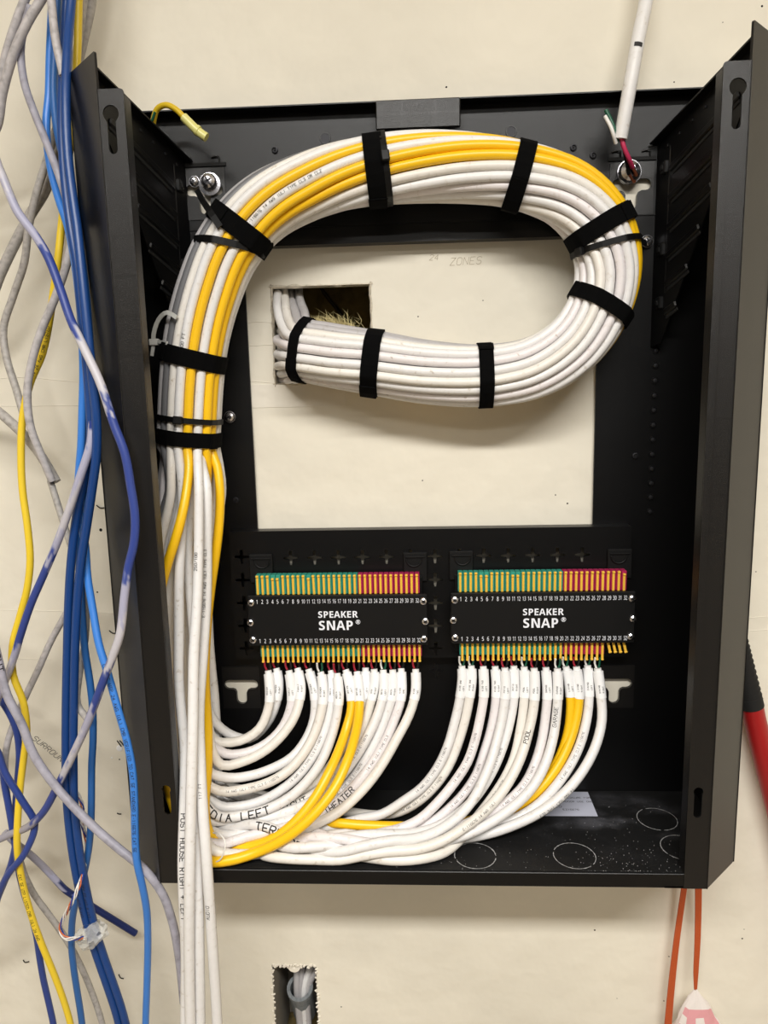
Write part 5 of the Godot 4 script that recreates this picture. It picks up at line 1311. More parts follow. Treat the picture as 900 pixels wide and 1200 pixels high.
	part("wire", tube(mm([-162.6, 15.5, 108, -154.9, 19, 112, -150.1, 26.7, 114, -148.9, 33.6, 112, -154.2, 36.5, 106, -161.2, 33.9, 100]), 0.0006, 6, 0.002), M.wire_white, k)


# ---------------------------------------------------------------- loose cables at the left, tools at the right
func plain_cable(called: String, label: String, p: PackedVector3Array, r: float, m: String, note := "") -> void:
	var s: PackedVector3Array = smooth(p, 0.006).p
	var mesh := sweep(s, r, 12)
	if note == "":
		var o := part(called, mesh, M[m], self)
		tag(o, label, "cable")
		return
	var t := thing(called, label, "cable", p[0])
	part("jacket", mesh, M[m], t)
	for job in note.split(";"):
		var f := job.split(":")
		var h := float(f[2])
		var st := begin()
		print_on(st, s, r, f[0], float(f[1]), h, h * 0.15, float(f[3]), f.size() > 4)
		part("printing", st.commit(), M.ink, t)


func painted_cable(label: String, p: PackedVector3Array, r: float, cols: Array) -> void:
	var o := part("painted_network_cable", painted(p, r, cols), M.paint_blend, self)
	tag(o, label, "cable")


func loose_cables() -> void:
	plain_cable("network_cable", "dark blue network cable, left one of the thick pair hanging at the cabinet side", mm([-214.1, 812.3, 57, -217.1, 787.5, 57.2, -220.4, 761.1, 57.5, -223.7, 734.2, 57.8, -226.9, 708, 58.1, -229.9, 683.6, 58.5, -233.1, 657.5, 59.1, -235.7, 634.5, 60.1, -237.9, 608.8, 63.4, -237.7, 586, 70.4, -238.1, 559.5, 77.2, -237.9, 537.6, 82.1, -237, 515.1, 86.3, -234.9, 492.2, 90.6, -232.2, 469.6, 94.2, -229.4, 447.3, 96.3, -228.5, 424.8, 97.7, -227.8, 402.2, 98.6, -227.3, 379.5, 99.3, -227.2, 356.5, 100, -228.3, 331.4, 100.6, -235.3, 307.1, 98.4, -244.3, 281.8, 96, -251.2, 256.3, 94, -255.9, 234, 92.8, -259.8, 211.7, 91.6, -263.3, 189.1, 90.3, -266.6, 166.1, 89.1, -269.9, 142.7, 88, -273, 119.3, 86.9, -275.8, 96.2, 85.9, -278.8, 69.4, 84.8, -280.8, 41.9, 83.5, -281.5, 18.9, 82.3, -281.2, -4.4, 81.2, -280, -27.9, 80, -277.8, -54.8, 78.9, -275.1, -76.8, 77.7, -271.4, -98.9, 76.1, -267.6, -121, 74.4, -263.9, -146.1, 72, -261.6, -170.9, 70, -260.6, -196.1, 68.9, -260.2, -218.8, 68.2, -259.9, -244.7, 67.5, -259.8, -267.5, 67, -259.8, -291.7, 66.5, -259.9, -317.2, 66.1, -260, -343.6, 65.6, -260.1, -370.7, 65.2, -260.3, -398.2, 64.7, -260.5, -425.9, 64.3, -260.6, -453.5, 63.8, -260.8, -480.7, 63.4, -260.9, -507.2, 63, -261, -532.8, 62.5, -261, -557.3, 62]), 0.0031, "blue_dark", "CAT 6 UTP 23 AWG:0.506:0.0021:0.2:back")
	plain_cable("network_cable", "dark blue network cable, right one of the thick pair hanging at the cabinet side", mm([-204.6, 810.1, 63.6, -207.9, 785.5, 63.6, -211.3, 759.2, 63.7, -214.9, 732.4, 64, -218.4, 706.3, 64.4, -221.6, 682, 65.1, -225, 656, 66.3, -228, 633.2, 68.2, -230.6, 607.6, 72.7, -230.4, 584.9, 80.7, -230.7, 558.5, 87.5, -230.8, 536.7, 91, -230.3, 514.2, 93.7, -228.2, 491.6, 96.7, -225.6, 469, 99.7, -223.7, 446.4, 103, -222, 420, 105.9, -220.8, 394.9, 107.8, -219.9, 367.6, 108.7, -219.5, 344.7, 109, -222.9, 319.3, 106.8, -229.9, 294.9, 103, -237.5, 269.2, 99.6, -245, 243.1, 97.1, -250.9, 216.4, 95.3, -254.7, 194.1, 94.2, -258.4, 171.1, 92.8, -262, 147.6, 91, -265.1, 125.2, 89.6, -268.4, 98.8, 88.4, -271, 76.9, 87, -273.5, 54.7, 85.4, -274.8, 27.7, 83.8, -274.7, 0.3, 82.5, -273.7, -22.7, 81.3, -272.2, -44.9, 80, -270.2, -67.3, 78.4, -266.1, -94.2, 76.5, -261.4, -121, 74.4, -257.7, -145.9, 72, -255.4, -170.7, 70, -254.4, -195.9, 68.9, -253.9, -218.6, 68.2, -253.7, -244.5, 67.5, -253.6, -267.3, 67, -253.6, -291.5, 66.5, -253.6, -316.9, 66, -253.7, -343.3, 65.6, -253.9, -370.4, 65.1, -254.1, -398, 64.7, -254.2, -425.6, 64.3, -254.4, -453.2, 63.8, -254.6, -480.4, 63.4, -254.7, -506.9, 62.9, -254.7, -532.5, 62.5, -254.8, -557, 62]), 0.0031, "blue_dark", "CAT 6 UTP 23 AWG:0.506:0.0021:0.2:back")
	plain_cable("network_cable", "dark blue network cable tucked behind the thick pair at the top left", mm([-223.5, 819.5, 52.4, -226.5, 795.2, 52.3, -229.7, 769.3, 52.2, -233, 742.9, 52, -236.3, 717, 51.8, -239.3, 692.7, 51.8, -242.5, 666.2, 51.8, -245.7, 638.9, 52.4, -248.2, 612.5, 54.9, -249.7, 589.5, 58.8, -250.6, 567.2, 62.6, -248.2, 542.5, 67.3, -242.2, 519.1, 74, -236.5, 493.2, 78.9, -232.9, 471, 82.9, -230.8, 448.6, 85, -229.3, 425.8, 86.9, -228.4, 402.6, 89.2, -227.7, 379.5, 91.8, -227.6, 356.6, 94.3, -229.3, 333, 93.9, -233.8, 307.3, 92.8, -239.5, 281.3, 91.6, -244.3, 259.7, 90.3]), 0.0027, "blue_mid")
	plain_cable("network_cable", "light blue network cable curving down across the lower left edge of the cabinet", mm([-227.8, 821.4, 49.6, -230.8, 797.1, 49.5, -234.1, 771.1, 49.4, -237.5, 744.7, 49.3, -240.7, 718.7, 49.1, -243.8, 694.4, 49.1, -247.1, 667.7, 49.2, -250.4, 639.9, 49.8, -253.1, 612.9, 52.2, -254.6, 590.9, 55.5, -255.5, 567.5, 59.5, -258.2, 545.6, 62.2, -255.8, 519.8, 66.5, -249.4, 496.7, 72.4, -241.4, 474.7, 78.4, -236.5, 449, 83.2, -234.6, 426.7, 85.8, -234.3, 404.2, 86.8, -235.4, 377, 87.8, -237.8, 351.4, 89.1, -240.7, 325.9, 89.8, -245.4, 300.5, 88.8, -247.6, 277.5, 87.6, -246.1, 252.6, 86.2, -244.3, 230.1, 90.8, -240.6, 208.9, 95.3, -235.1, 183.3, 102, -228.2, 162.2, 106.5, -221.1, 136.5, 110.8, -215.6, 115.2, 113.5, -212.6, 93.1, 115, -212.8, 69.6, 115.4, -214.3, 46.3, 115.3, -215.6, 20.6, 114, -215.1, -6.7, 108.6, -216.1, -30, 102.8, -219.5, -56, 96.7, -222.9, -77.8, 92.2, -226.4, -99.8, 88.5, -229.9, -121.8, 85.1, -234.2, -147.6, 80.7, -237.4, -172.1, 78.2, -240.1, -196.1, 76.7, -242.6, -220, 75.7, -245.2, -246.8, 74.9, -247.5, -270.1, 74.3, -249.9, -294.7, 73.8, -252.3, -320.3, 73.3, -254.8, -346.8, 72.9, -257.3, -373.8, 72.6, -259.9, -401.1, 72.2, -262.4, -428.4, 71.8, -265, -455.4, 71.5, -267.5, -482, 71.1, -269.9, -507.8, 70.7, -272.3, -532.6, 70.2, -273.5, -544.5, 70]), 0.00275, "blue_light", "CAT 5E UTP 24 AWG (UL) CMR VERIFIED TO CAT 5E STANDARD E-116676 CAT 5E:0.724:0.0022:0.1")
	plain_cable("network_cable", "mid blue network cable left of the light blue one, passing under the clear tape", mm([-236.3, 376.3, 80, -239, 349.2, 80.3, -243.5, 322.3, 78.3, -249.3, 295.8, 75.8, -254.3, 269.6, 76, -255.6, 243, 77.6, -255.4, 220.3, 79.3, -256.2, 198, 80.1, -256.7, 171.6, 80, -255.3, 145.1, 79.6, -255.5, 122.7, 78.8, -257.7, 98.9, 78, -261.8, 74.3, 76.3, -265, 49.2, 74.5, -267.7, 27.2, 73.8, -271.3, 4.3, 74, -277.9, -20.8, 74, -287.5, -45.5, 72, -294.3, -66.8, 68.6, -298.4, -92.3, 66.3, -299.7, -114.3, 64.3, -300.2, -138, 61.8, -300.5, -163.1, 59.2, -301.1, -186.8, 57.5, -302.1, -208.8, 56.5, -303.2, -231.2, 55.7, -304.6, -256.8, 55, -305.9, -279.3, 54.4, -307.2, -303.3, 53.9, -308.7, -328.4, 53.6, -310.2, -354.6, 53.2, -311.8, -381.4, 52.9, -313.4, -408.8, 52.5, -315, -436.4, 52.1, -316.6, -464, 51.8, -318.3, -491.3, 51.4, -319.8, -518.1, 51, -321.3, -544.1, 50.6, -322.8, -569, 50.1, -323.5, -581.1, 49.9]), 0.00275, "blue_mid")
	painted_cable("paint-spattered blue and white cable crossing in front of the left cabinet flange", mm([-430.8, 599.9, 90, -288.3, 531.5, 90, -278, 509.2, 92, -268, 483.1, 94, -255.8, 466, 96, -246.5, 450.8, 100, -238.5, 429.8, 104, -231.5, 410, 108, -221.7, 391.7, 114, -210.6, 368.7, 119, -202.9, 341.9, 121, -196.7, 322.2, 122, -194.4, 300.6, 122, -193.1, 280.4, 122.1, -195.1, 262.4, 122.1, -200.8, 243.5, 122.1, -204.7, 225, 122.2, -209.9, 198.3, 122.2, -216.4, 182.6, 121.3, -227.2, 161.6, 117.4, -244.3, 128.3, 109.7, -261.7, 98.9, 102, -280.3, 68.8, 94.4, -297.9, 42.4, 87.8, -315.8, 25.3, 81.2, -332.4, 15.4, 73.6, -364.1, -0.6, 65.9, -560.2, -35.3, 66]), 0.0029, [Color(0.76, 0.75, 0.78), Color(0.76, 0.75, 0.78), Color(0.76, 0.75, 0.78), Color(0.66, 0.66, 0.75), Color(0.66, 0.66, 0.75), Color(0.2, 0.27, 0.56), Color(0.2, 0.27, 0.56), Color(0.2, 0.27, 0.56), Color(0.76, 0.75, 0.78), Color(0.76, 0.75, 0.78), Color(0.2, 0.27, 0.56), Color(0.2, 0.27, 0.56), Color(0.2, 0.27, 0.56), Color(0.2, 0.27, 0.56), Color(0.2, 0.27, 0.56), Color(0.2, 0.27, 0.56), Color(0.66, 0.66, 0.75), Color(0.76, 0.75, 0.78), Color(0.76, 0.75, 0.78), Color(0.2, 0.27, 0.56), Color(0.66, 0.66, 0.75), Color(0.76, 0.75, 0.78), Color(0.2, 0.27, 0.56), Color(0.2, 0.27, 0.56), Color(0.62, 0.61, 0.66), Color(0.62, 0.61, 0.66), Color(0.62, 0.61, 0.66), Color(0.62, 0.61, 0.66), Color(0.62, 0.61, 0.66)])
	painted_cable("dusty blue and lavender cable slanting down left from the thick blue pair", mm([-223.9, 342.9, 105.2, -226.3, 327.3, 107, -234.3, 306.9, 107.9, -245.9, 283.2, 104.9, -258.4, 259.9, 100.8, -274, 233.9, 95.9, -287.5, 210.8, 93, -300, 186, 89.2, -307.8, 170.6, 85.3, -319.2, 151.3, 79.5, -331.6, 131.5, 73.8, -354.3, 95.6, 66.3, -557.4, -7.5, 64.6]), 0.0028, [Color(0.1, 0.2, 0.5), Color(0.66, 0.66, 0.75), Color(0.66, 0.66, 0.75), Color(0.76, 0.75, 0.78), Color(0.66, 0.66, 0.75), Color(0.2, 0.27, 0.56), Color(0.2, 0.27, 0.56), Color(0.2, 0.27, 0.56), Color(0.66, 0.66, 0.75), Color(0.76, 0.75, 0.78), Color(0.66, 0.66, 0.75), Color(0.2, 0.27, 0.56), Color(0.2, 0.27, 0.56)])
	plain_cable("network_cable", "yellow network cable winding down the far left", mm([-210.3, 820.3, 50, -213.1, 796.1, 50, -216.2, 770.5, 49.8, -219.3, 744.2, 49.7, -222.4, 718.4, 49.6, -225.3, 693.9, 49.5, -227.9, 671.7, 49.5, -230.6, 648.5, 49.8, -233.3, 623, 51, -235.4, 599.4, 52.5, -238.6, 574.5, 53.6, -242.5, 552.6, 54, -247.3, 529.9, 53.9, -251.8, 506.9, 54.5, -256, 483.9, 56, -260.3, 459.2, 57.8, -266.1, 434.5, 58.1, -271.6, 413, 58, -278.7, 391.7, 57.9, -290.1, 370.2, 58.3, -296.8, 344.9, 61.3, -299.7, 317.6, 63.5, -300.2, 291.3, 65.5, -298.2, 264.2, 67.5, -298.1, 238.8, 68.8, -302.4, 216.4, 69.5, -309.7, 195.2, 70.4, -317.3, 171.9, 71.9, -318.5, 148.6, 73.2, -311.6, 127.4, 75.4, -310.6, 105.3, 76.5, -314.7, 83.6, 77.2, -319.9, 60.6, 77.1, -323.8, 33.4, 79.3, -327.4, 6.6, 79.1, -328.5, -16.2, 76.8, -327.6, -39.3, 74.9, -325.3, -61.6, 73, -321, -88.4, 70.7, -316.1, -115.2, 67.7, -312, -140.6, 65.1, -308.7, -168.1, 62.9, -307.4, -193.2, 61.7, -306.6, -219.1, 61, -306.3, -244.2, 60.4, -306.1, -266.4, 59.9, -306, -290, 59.5, -306, -314.9, 58.9, -306, -340.8, 58.4, -306.1, -367.4, 57.9, -306.3, -394.6, 57.4, -306.4, -422.1, 56.9, -306.6, -449.6, 56.4, -306.7, -476.9, 55.9, -306.8, -503.8, 55.4, -306.9, -530, 55, -306.9, -555.2, 54.5, -306.8, -573.4, 54.1]), 0.0027, "yellow_network", "CAT 5E UTP LISTED CMR (UL) 24 AWG:0.558:0.0021:0.2;FT4 24 AWG CMR LISTED:0.958:0.0021:-0.4:back")
	plain_cable("grey_cable", "thick dusty grey cable curving from the top behind the blue pair to the left edge", mm([-205.7, 836.5, 30, -208.8, 811.8, 30, -212.1, 785.2, 30, -215.5, 757.9, 30, -218.8, 731, 30, -221.9, 706, 30, -224.8, 683.9, 30, -228.3, 659.3, 30, -233.9, 634.4, 30, -241.4, 612.6, 30, -250, 588.2, 29.9, -258.7, 563.9, 30.9, -266.8, 538.3, 32.8, -276.1, 513.1, 34.1, -290.8, 493.7, 34, -304.5, 473.9, 34, -317.9, 452.5, 34, -328.7, 433.1, 34, -347, 416.2, 34, -367.2, 404.5, 34, -387.3, 394.7, 34, -409.9, 384.5, 34, -434.2, 374.1, 34, -459.3, 363.7, 34, -484.5, 353.2, 34, -508.7, 342.8, 34, -531.3, 332.7, 34]), 0.0039, "grey_dusty")
	plain_cable("grey_cable", "grey cable entering at the top just right of the blue pair", mm([-207, 826.7, 42, -210.3, 801.8, 42, -213.6, 775, 42, -217.1, 747.5, 42, -220.5, 720.7, 42, -223.7, 695.8, 42, -227.2, 669.4, 42, -231, 644.3, 42, -235.5, 622.1, 42, -242.4, 596, 42, -252.2, 571.2, 42, -260, 550.4, 43.6, -267.8, 529.7, 45.4, -277.2, 507.7, 46.1, -286.8, 483.6, 44.4, -293.7, 459.5, 42.4, -305.8, 436, 40.3, -316.3, 412.2, 40, -314.9, 390.5, 42.5, -308.1, 367.2, 45.9, -299.9, 341.6, 52]), 0.0028, "grey_dusty")
	plain_cable("grey_cable", "grey cable weaving over the yellow one to a joint at mid left", mm([-241.9, 480.1, 66.6, -248.5, 454, 69.2, -259.2, 428.8, 70.9, -270.7, 408, 71, -280.5, 384.6, 71.3, -286.3, 362.4, 70.7, -286.6, 338.8, 70.1, -281.9, 316.8, 67.3, -278.2, 297.9, 63]), 0.0029, "grey_painted")
	plain_cable("grey_cable", "thick grey jacket from the left edge ending at a joint at mid left", mm([-509.5, 395.2, 45.6, -485.3, 390.2, 45.5, -459.1, 385.2, 45.2, -432.2, 380.2, 44.9, -406, 375.1, 44.5, -381.8, 370.2, 44.2, -356.2, 364.1, 43.9, -332.5, 355.5, 44.2, -313, 340.3, 46.7, -294.6, 320.8, 50, -282, 300.1, 53, -279.8, 296, 53.6]), 0.0037, "grey_dusty")
	plain_cable("grey_cable", "thin grey cable leaving the jacket joint and ending in a hook under the painted cable", mm([-281.6, 298, 59, -276.1, 276.3, 60.5, -269.5, 252.3, 62.8, -263.2, 229.3, 64.6, -257.9, 203.2, 69.3, -259.5, 176.2, 72.4, -264.7, 150.1, 76.1, -265.2, 128.7, 82.2, -254.4, 120.1, 90.2]), 0.0025, "grey_dusty")
	plain_cable("grey_cable", "pale grey cable at the top left corner, outermost", mm([-213.8, 812.4, 63.1, -219.8, 788.3, 62.8, -226.2, 762.3, 62.3, -232.6, 735.6, 61.9, -239, 709.6, 61.5, -245.1, 685.5, 61.2, -252, 660.2, 60.8, -261.1, 636.1, 60.5, -272.9, 614.3, 60.5, -284, 594, 58.2, -294.5, 570.6, 55, -310.2, 554.8, 53.7, -331.6, 545.4, 53.4, -353.7, 537.7, 53.4, -378.7, 530, 53.5, -405.3, 522.3, 53.7, -432.2, 514.5, 53.8, -457.9, 506.8, 54, -475.6, 501, 54]), 0.003, "grey_painted")
	plain_cable("grey_cable", "pale grey cable at the top left corner, second from the edge", mm([-186.3, 800.8, 71.3, -193.8, 776.5, 71.3, -201.7, 750.3, 71.2, -209.7, 723.4, 71.2, -217.6, 697.4, 71.1, -225.1, 673.6, 71, -233.6, 649.2, 70.9, -245.5, 626.9, 70.9, -259.8, 608.2, 71.4, -272.5, 590, 69.5, -284.8, 567.6, 65.8, -294, 545.5, 62.5, -313.6, 529.3, 61.2, -336.4, 517, 60.9, -358.4, 506.7, 61, -382.7, 496.1, 61.2, -408, 485.5, 61.5, -433.3, 474.8, 61.8, -457.6, 464.3, 62, -474.4, 456.5, 62]), 0.0031, "grey_painted")
	plain_cable("grey_cable", "lavender grey cable splitting from the top left pair and joining the blue cables", mm([-261.4, 622.3, 62.4, -269.9, 598.9, 63.1, -268.4, 574.2, 67.4, -259.6, 549.5, 73.7, -251.2, 529, 77.7, -242.5, 507.1, 82.7, -236.1, 485.4, 86.3, -233.9, 474.8, 87.3]), 0.0026, "grey_lavender")
	plain_cable("grey_cable", "short grey cable at the top between the blue cables, with a small dark nick", mm([-227.5, 801.7, 75.1, -229.4, 776.3, 75.2, -231.5, 748.7, 75.3, -233.7, 720.7, 75.4, -235.7, 693.7, 75.6, -237.5, 669.3, 75.9, -239.2, 644.8, 76.2, -240.1, 619.2, 76.4, -238, 592.7, 79.9, -234.7, 570.5, 80.4]), 0.0027, "grey_painted")
	plain_cable("grey_cable", "thick lavender grey cable slanting across the lower left behind the light blue one", mm([-483.6, 275.8, 92, -461.1, 265.1, 92, -436.5, 254.2, 91.8, -411.2, 243.2, 91.7, -386.6, 232.3, 91.6, -364.1, 221.6, 91.5, -340.9, 208.8, 91.7, -321.8, 191.4, 92.6, -315.2, 165.4, 94.8, -311.1, 143.2, 96.5, -300.7, 121.2, 99.1, -293.3, 97.7, 100.5, -280.8, 76.8, 102.1, -264.7, 57.1, 103.9, -249, 40.3, 105.2, -232.3, 24.6, 106.2, -213.4, 8.1, 107.3, -201.3, -10.9, 107.4, -196.2, -35.7, 105, -194.2, -61.6, 102.9, -193.7, -89.2, 101.1, -193.8, -112.3, 99.9]), 0.0032, "grey_lavender", "SPEAKER RIGHT:0.375:0.0052:0.4;MOUNT:0.430:0.005:0.2")
	plain_cable("grey_cable", "pale grey cable slanting down left behind the yellow one", mm([-276.9, 207.9, 39.7, -288.3, 188, 41.7, -302, 165.3, 44, -313.4, 142.8, 45.9, -324.4, 122.4, 47.3, -334.6, 101.6, 49.8, -342.7, 81.2, 51.9, -346.4, 59.1, 53.4, -346.2, 32.3, 54.9, -342.8, 8, 56.7, -340.6, -0.8, 57.5]), 0.0027, "grey_painted")
	painted_cable("cut cable, grey at the left and dark blue at its bare end on the wall", mm([-357.8, -2, 46, -350.5, -13.6, 44, -343.6, -22.1, 42, -332.4, -39.2, 38, -324, -55.9, 34, -318, -68.7, 30, -301.2, -89.7, 22, -285, -107.9, 16, -268.4, -126.4, 10]), 0.0029, [Color(0.62, 0.61, 0.66), Color(0.62, 0.61, 0.66), Color(0.62, 0.61, 0.66), Color(0.62, 0.61, 0.66), Color(0.66, 0.66, 0.75), Color(0.07, 0.15, 0.36), Color(0.07, 0.15, 0.36), Color(0.07, 0.15, 0.36), Color(0.07, 0.15, 0.36)])
	plain_cable("grey_cable", "thin grey cable down the bottom left, behind the yellow and mid blue ones", mm([-345, -7.2, 50, -343.5, -31.9, 50, -336.9, -55.9, 49.3, -325.5, -79.8, 47.3, -315.5, -100.1, 46, -307.7, -121.2, 44.4, -300.7, -147.1, 42.6, -295.5, -171.8, 41.2, -292.1, -193.8, 40.3, -290.5, -218, 39.5, -289.7, -243, 38.9, -289.3, -267.6, 38.3, -289.1, -295, 37.8, -289.1, -318.6, 37.3, -289.2, -343.6, 36.8, -289.3, -369.5, 36.4, -289.6, -396.3, 35.9, -289.8, -423.6, 35.4, -290.1, -451.2, 34.9, -290.4, -478.9, 34.4, -290.7, -506.3, 33.9, -290.9, -533.4, 33.4, -291.1, -559.8, 32.9, -291.3, -585.3, 32.5, -291.3, -609.6, 32]), 0.0026, "grey_dusty")
	plain_cable("network_cable", "violet blue network cable emerging below the yellow one at the bottom left", mm([-519.2, 185.5, 63, -497.2, 173.6, 62.9, -473.2, 161.3, 62.7, -448.4, 149, 62.4, -423.9, 136.7, 62.1, -400.8, 124.6, 61.8, -380.2, 112.8, 61.5, -359.9, 98.7, 61.3, -344.1, 77.1, 62.4, -340.9, 50.4, 64.6, -338.1, 27.6, 66.5, -336.6, 1.1, 67, -336.2, -24.8, 66.2, -335.7, -47, 63.2, -335, -69.7, 58.4, -334.5, -91.9, 55.1, -334.7, -114.4, 53.7, -334.4, -137.3, 52.2, -332.7, -161.9, 50.9, -331.1, -184.8, 50.1, -330.8, -209.7, 49.5, -331.1, -235.4, 48.9, -331.6, -260.4, 48.3, -332.4, -288.1, 47.8, -333.2, -311.9, 47.3, -334, -337, 46.8, -335, -363, 46.3, -336, -389.7, 45.8, -337, -417, 45.3, -338.1, -444.5, 44.8, -339.2, -472, 44.3, -340.2, -499.3, 43.8, -341.2, -526.2, 43.3, -342.2, -552.3, 42.8, -343.1, -577.5, 42.4, -343.7, -595.7, 42]), 0.0027, "blue_violet")
	plain_cable("network_cable", "violet blue network cable bulging behind the yellow one near the left edge", mm([-527, 197.1, 58, -503, 189.1, 58, -477, 181.1, 57.8, -450.2, 173, 57.6, -424, 164.9, 57.5, -399.5, 157, 57.4, -378.1, 149.2, 57.5, -357.6, 139.8, 57.8, -340.9, 124.5, 59.3, -329.9, 101.6, 60, -328.5, 79.3, 60, -332.6, 53.2, 59.9, -336.8, 30.2, 59.9, -337.4, 6.6, 61.6, -344.8, -18.7, 60.5, -354.5, -38.9, 58.1, -365.4, -59.6, 55.4, -374.2, -79.8, 53, -391.4, -97.4, 51.6, -410.3, -109.5, 51.2, -434.2, -122.2, 51, -456.2, -132.7, 51.1, -479.8, -143.3, 51.2, -504.5, -154.1, 51.4, -529.6, -164.9, 51.6, -554.4, -175.7, 51.8, -578.3, -186.4, 52, -600.5, -196.9, 52]), 0.0027, "blue_violet")
	plain_cable("network_cable", "violet blue network cable making the widest bow at the lower left edge", mm([-511.7, 150.8, 80.2, -487.2, 143.7, 80.1, -460.3, 136.6, 80.1, -432.7, 129.5, 80, -405.8, 122.5, 80, -381.3, 115.4, 80, -356.2, 106.7, 80.2, -336.1, 93.8, 80.8, -328.2, 70.9, 81.8, -317.7, 47.6, 81, -311.2, 26.2, 78.5, -319.8, 3.6, 81.5, -336.2, -16.1, 80.5, -347.7, -34.9, 76.6, -357.6, -55.3, 73.4, -375.1, -73.4, 71.5, -393.9, -86.3, 70.9, -417.3, -100, 70.6, -438.5, -111.2, 70.7, -461.3, -122.8, 70.9, -485.1, -134.4, 71.1, -509.2, -146.1, 71.4, -533.1, -157.8, 71.7, -556.2, -169.4, 71.9, -577.7, -180.7, 72]), 0.0027, "blue_violet")
	# twisted pair pulled out of one of them
	var tp := thing("twisted_wires", "thin blue, white and orange twisted wires looping to the clear tape", "wire", Vector3(-0.2815, 0.0343, 0.0600))
	var core := smooth(mm([-290.3, 53.7, 60, -283.4, 47.1, 64, -276.8, 37.6, 68, -278.1, 22.7, 68, -275.2, 6.7, 70, -274.6, -9.5, 76, -272.6, -15.9, 92, -277.3, -27.8, 96, -288.8, -46.8, 90, -293.9, -59.8, 88, -289.9, -65, 90, -280.5, -64, 92, -270.3, -58.1, 98]), 0.002)
	var tt := tangents(core.p)
	for w in [["wire_white", 0.0], ["wire_orange", 1.6], ["wire_blue", 3.1], ["wire_white", 4.7]]:
		var p := PackedVector3Array()
		for i in core.p.size():
			var side := tt[i].cross(Vector3(0, 0, 1)).normalized()
			var a: float = w[1] + i * 0.42
			p.append(core.p[i] + side * cos(a) * 0.0011 + Vector3(0, 0, 1) * sin(a) * 0.0011)
		part("strand", sweep(p, 0.00055, 6), M[w[0]], tp)
	# crumpled clear tape
	var tape := begin()
	tape.set_smooth_group(-1)
	var noise := FastNoiseLite.new()
	noise.seed = 4
	noise.frequency = 90.0
	var cc := Vector3(-0.2712, -0.0666, 0.0840)
	var nu := 18
	var nv := 10
	var grid := []
	for j in nv + 1:
		var row := []
		for i in nu:
			var th := PI * j / nv
			var ph := TAU * i / nu
			var d := Vector3(sin(th) * cos(ph), cos(th), sin(th) * sin(ph))
			row.append(cc + Basis.from_euler(Vector3(0, 0, 0.35)) * (d * Vector3(0.0125, 0.0085, 0.0105) * (1.0 + 0.5 * noise.get_noise_3dv(d * 0.02))))
		grid.append(row)
	for j in nv:
		for i in nu:
			face(tape, [grid[j][i], grid[j][(i + 1) % nu], grid[j + 1][(i + 1) % nu], grid[j + 1][i]], grid[j][i] - cc)
	tag(part("clear_tape", tape.commit(), M.clear_tape, self), "crumpled lump of clear tape round the pair of dark blue cables", "tape")
	# red tool handle leaning on the wall
	var r := thing("hand_tool", "red tubular tool handle with black ribbed grip right of the cabinet", "tool", Vector3(0.2712, 0.0854, 0.0140))
	part("handle", tube(mm([269.9, 95.3, 11, 272.6, 84, 11, 310.3, -47.5, 11, 357.6, -214.6, 11, 426.9, -462.3, 11]), 0.0088, 18, 0.03), M.red_tool, r)
	part("collar", tube(mm([267.7, 102.8, 11, 270.3, 93.8, 11]), 0.0094, 18), M.grip, r)
	var gp := smooth(mm([250.4, 162.5, 11, 255.3, 146.4, 11, 268.9, 99.8, 11]), 0.0012)
	var rad := []
	for i in gp.p.size():
		rad.append(0.0086 + (0.0008 if i % 4 < 2 else 0.0))
	part("grip", sweep(gp.p, rad, 18), M.grip, r)
	var rp := begin()
	print_on(rp, smooth(mm([269.9, 95.3, 11, 272.6, 84, 11, 310.3, -47.5, 11]), 0.01).p, 0.0088, "TO-G", 0.105, 0.008, 0.0012, 0.45)
	part("lettering", rp.commit(), M.ink, r)
	# orange webbing and the wrapped packet hanging from it
	tag(part("orange_cord", strip(mm([224.5, -49.1, 10, 222.2, -77.8, 10, 218.2, -133.1, 9, 214.6, -211.1, 9, 209.5, -556.6, 9]), [0.0048, 0.0048, 0.0052, 0.0062, 0.0066], 0.0011), M.orange_webbing, self), "orange flat cord slanting down below the cabinet, left of the shorter one", "cord")
	tag(part("orange_cord", strip(mm([232.3, -46, 12, 234.1, -76.1, 12, 235.5, -121.8, 12, 235.6, -155.7, 12, 236.2, -178.1, 12]), [0.0058, 0.0056, 0.005, 0.0042, 0.0018], 0.0011), M.orange_webbing, self), "orange flat cord hanging straight down to the pink and white packet", "cord")
	packet()


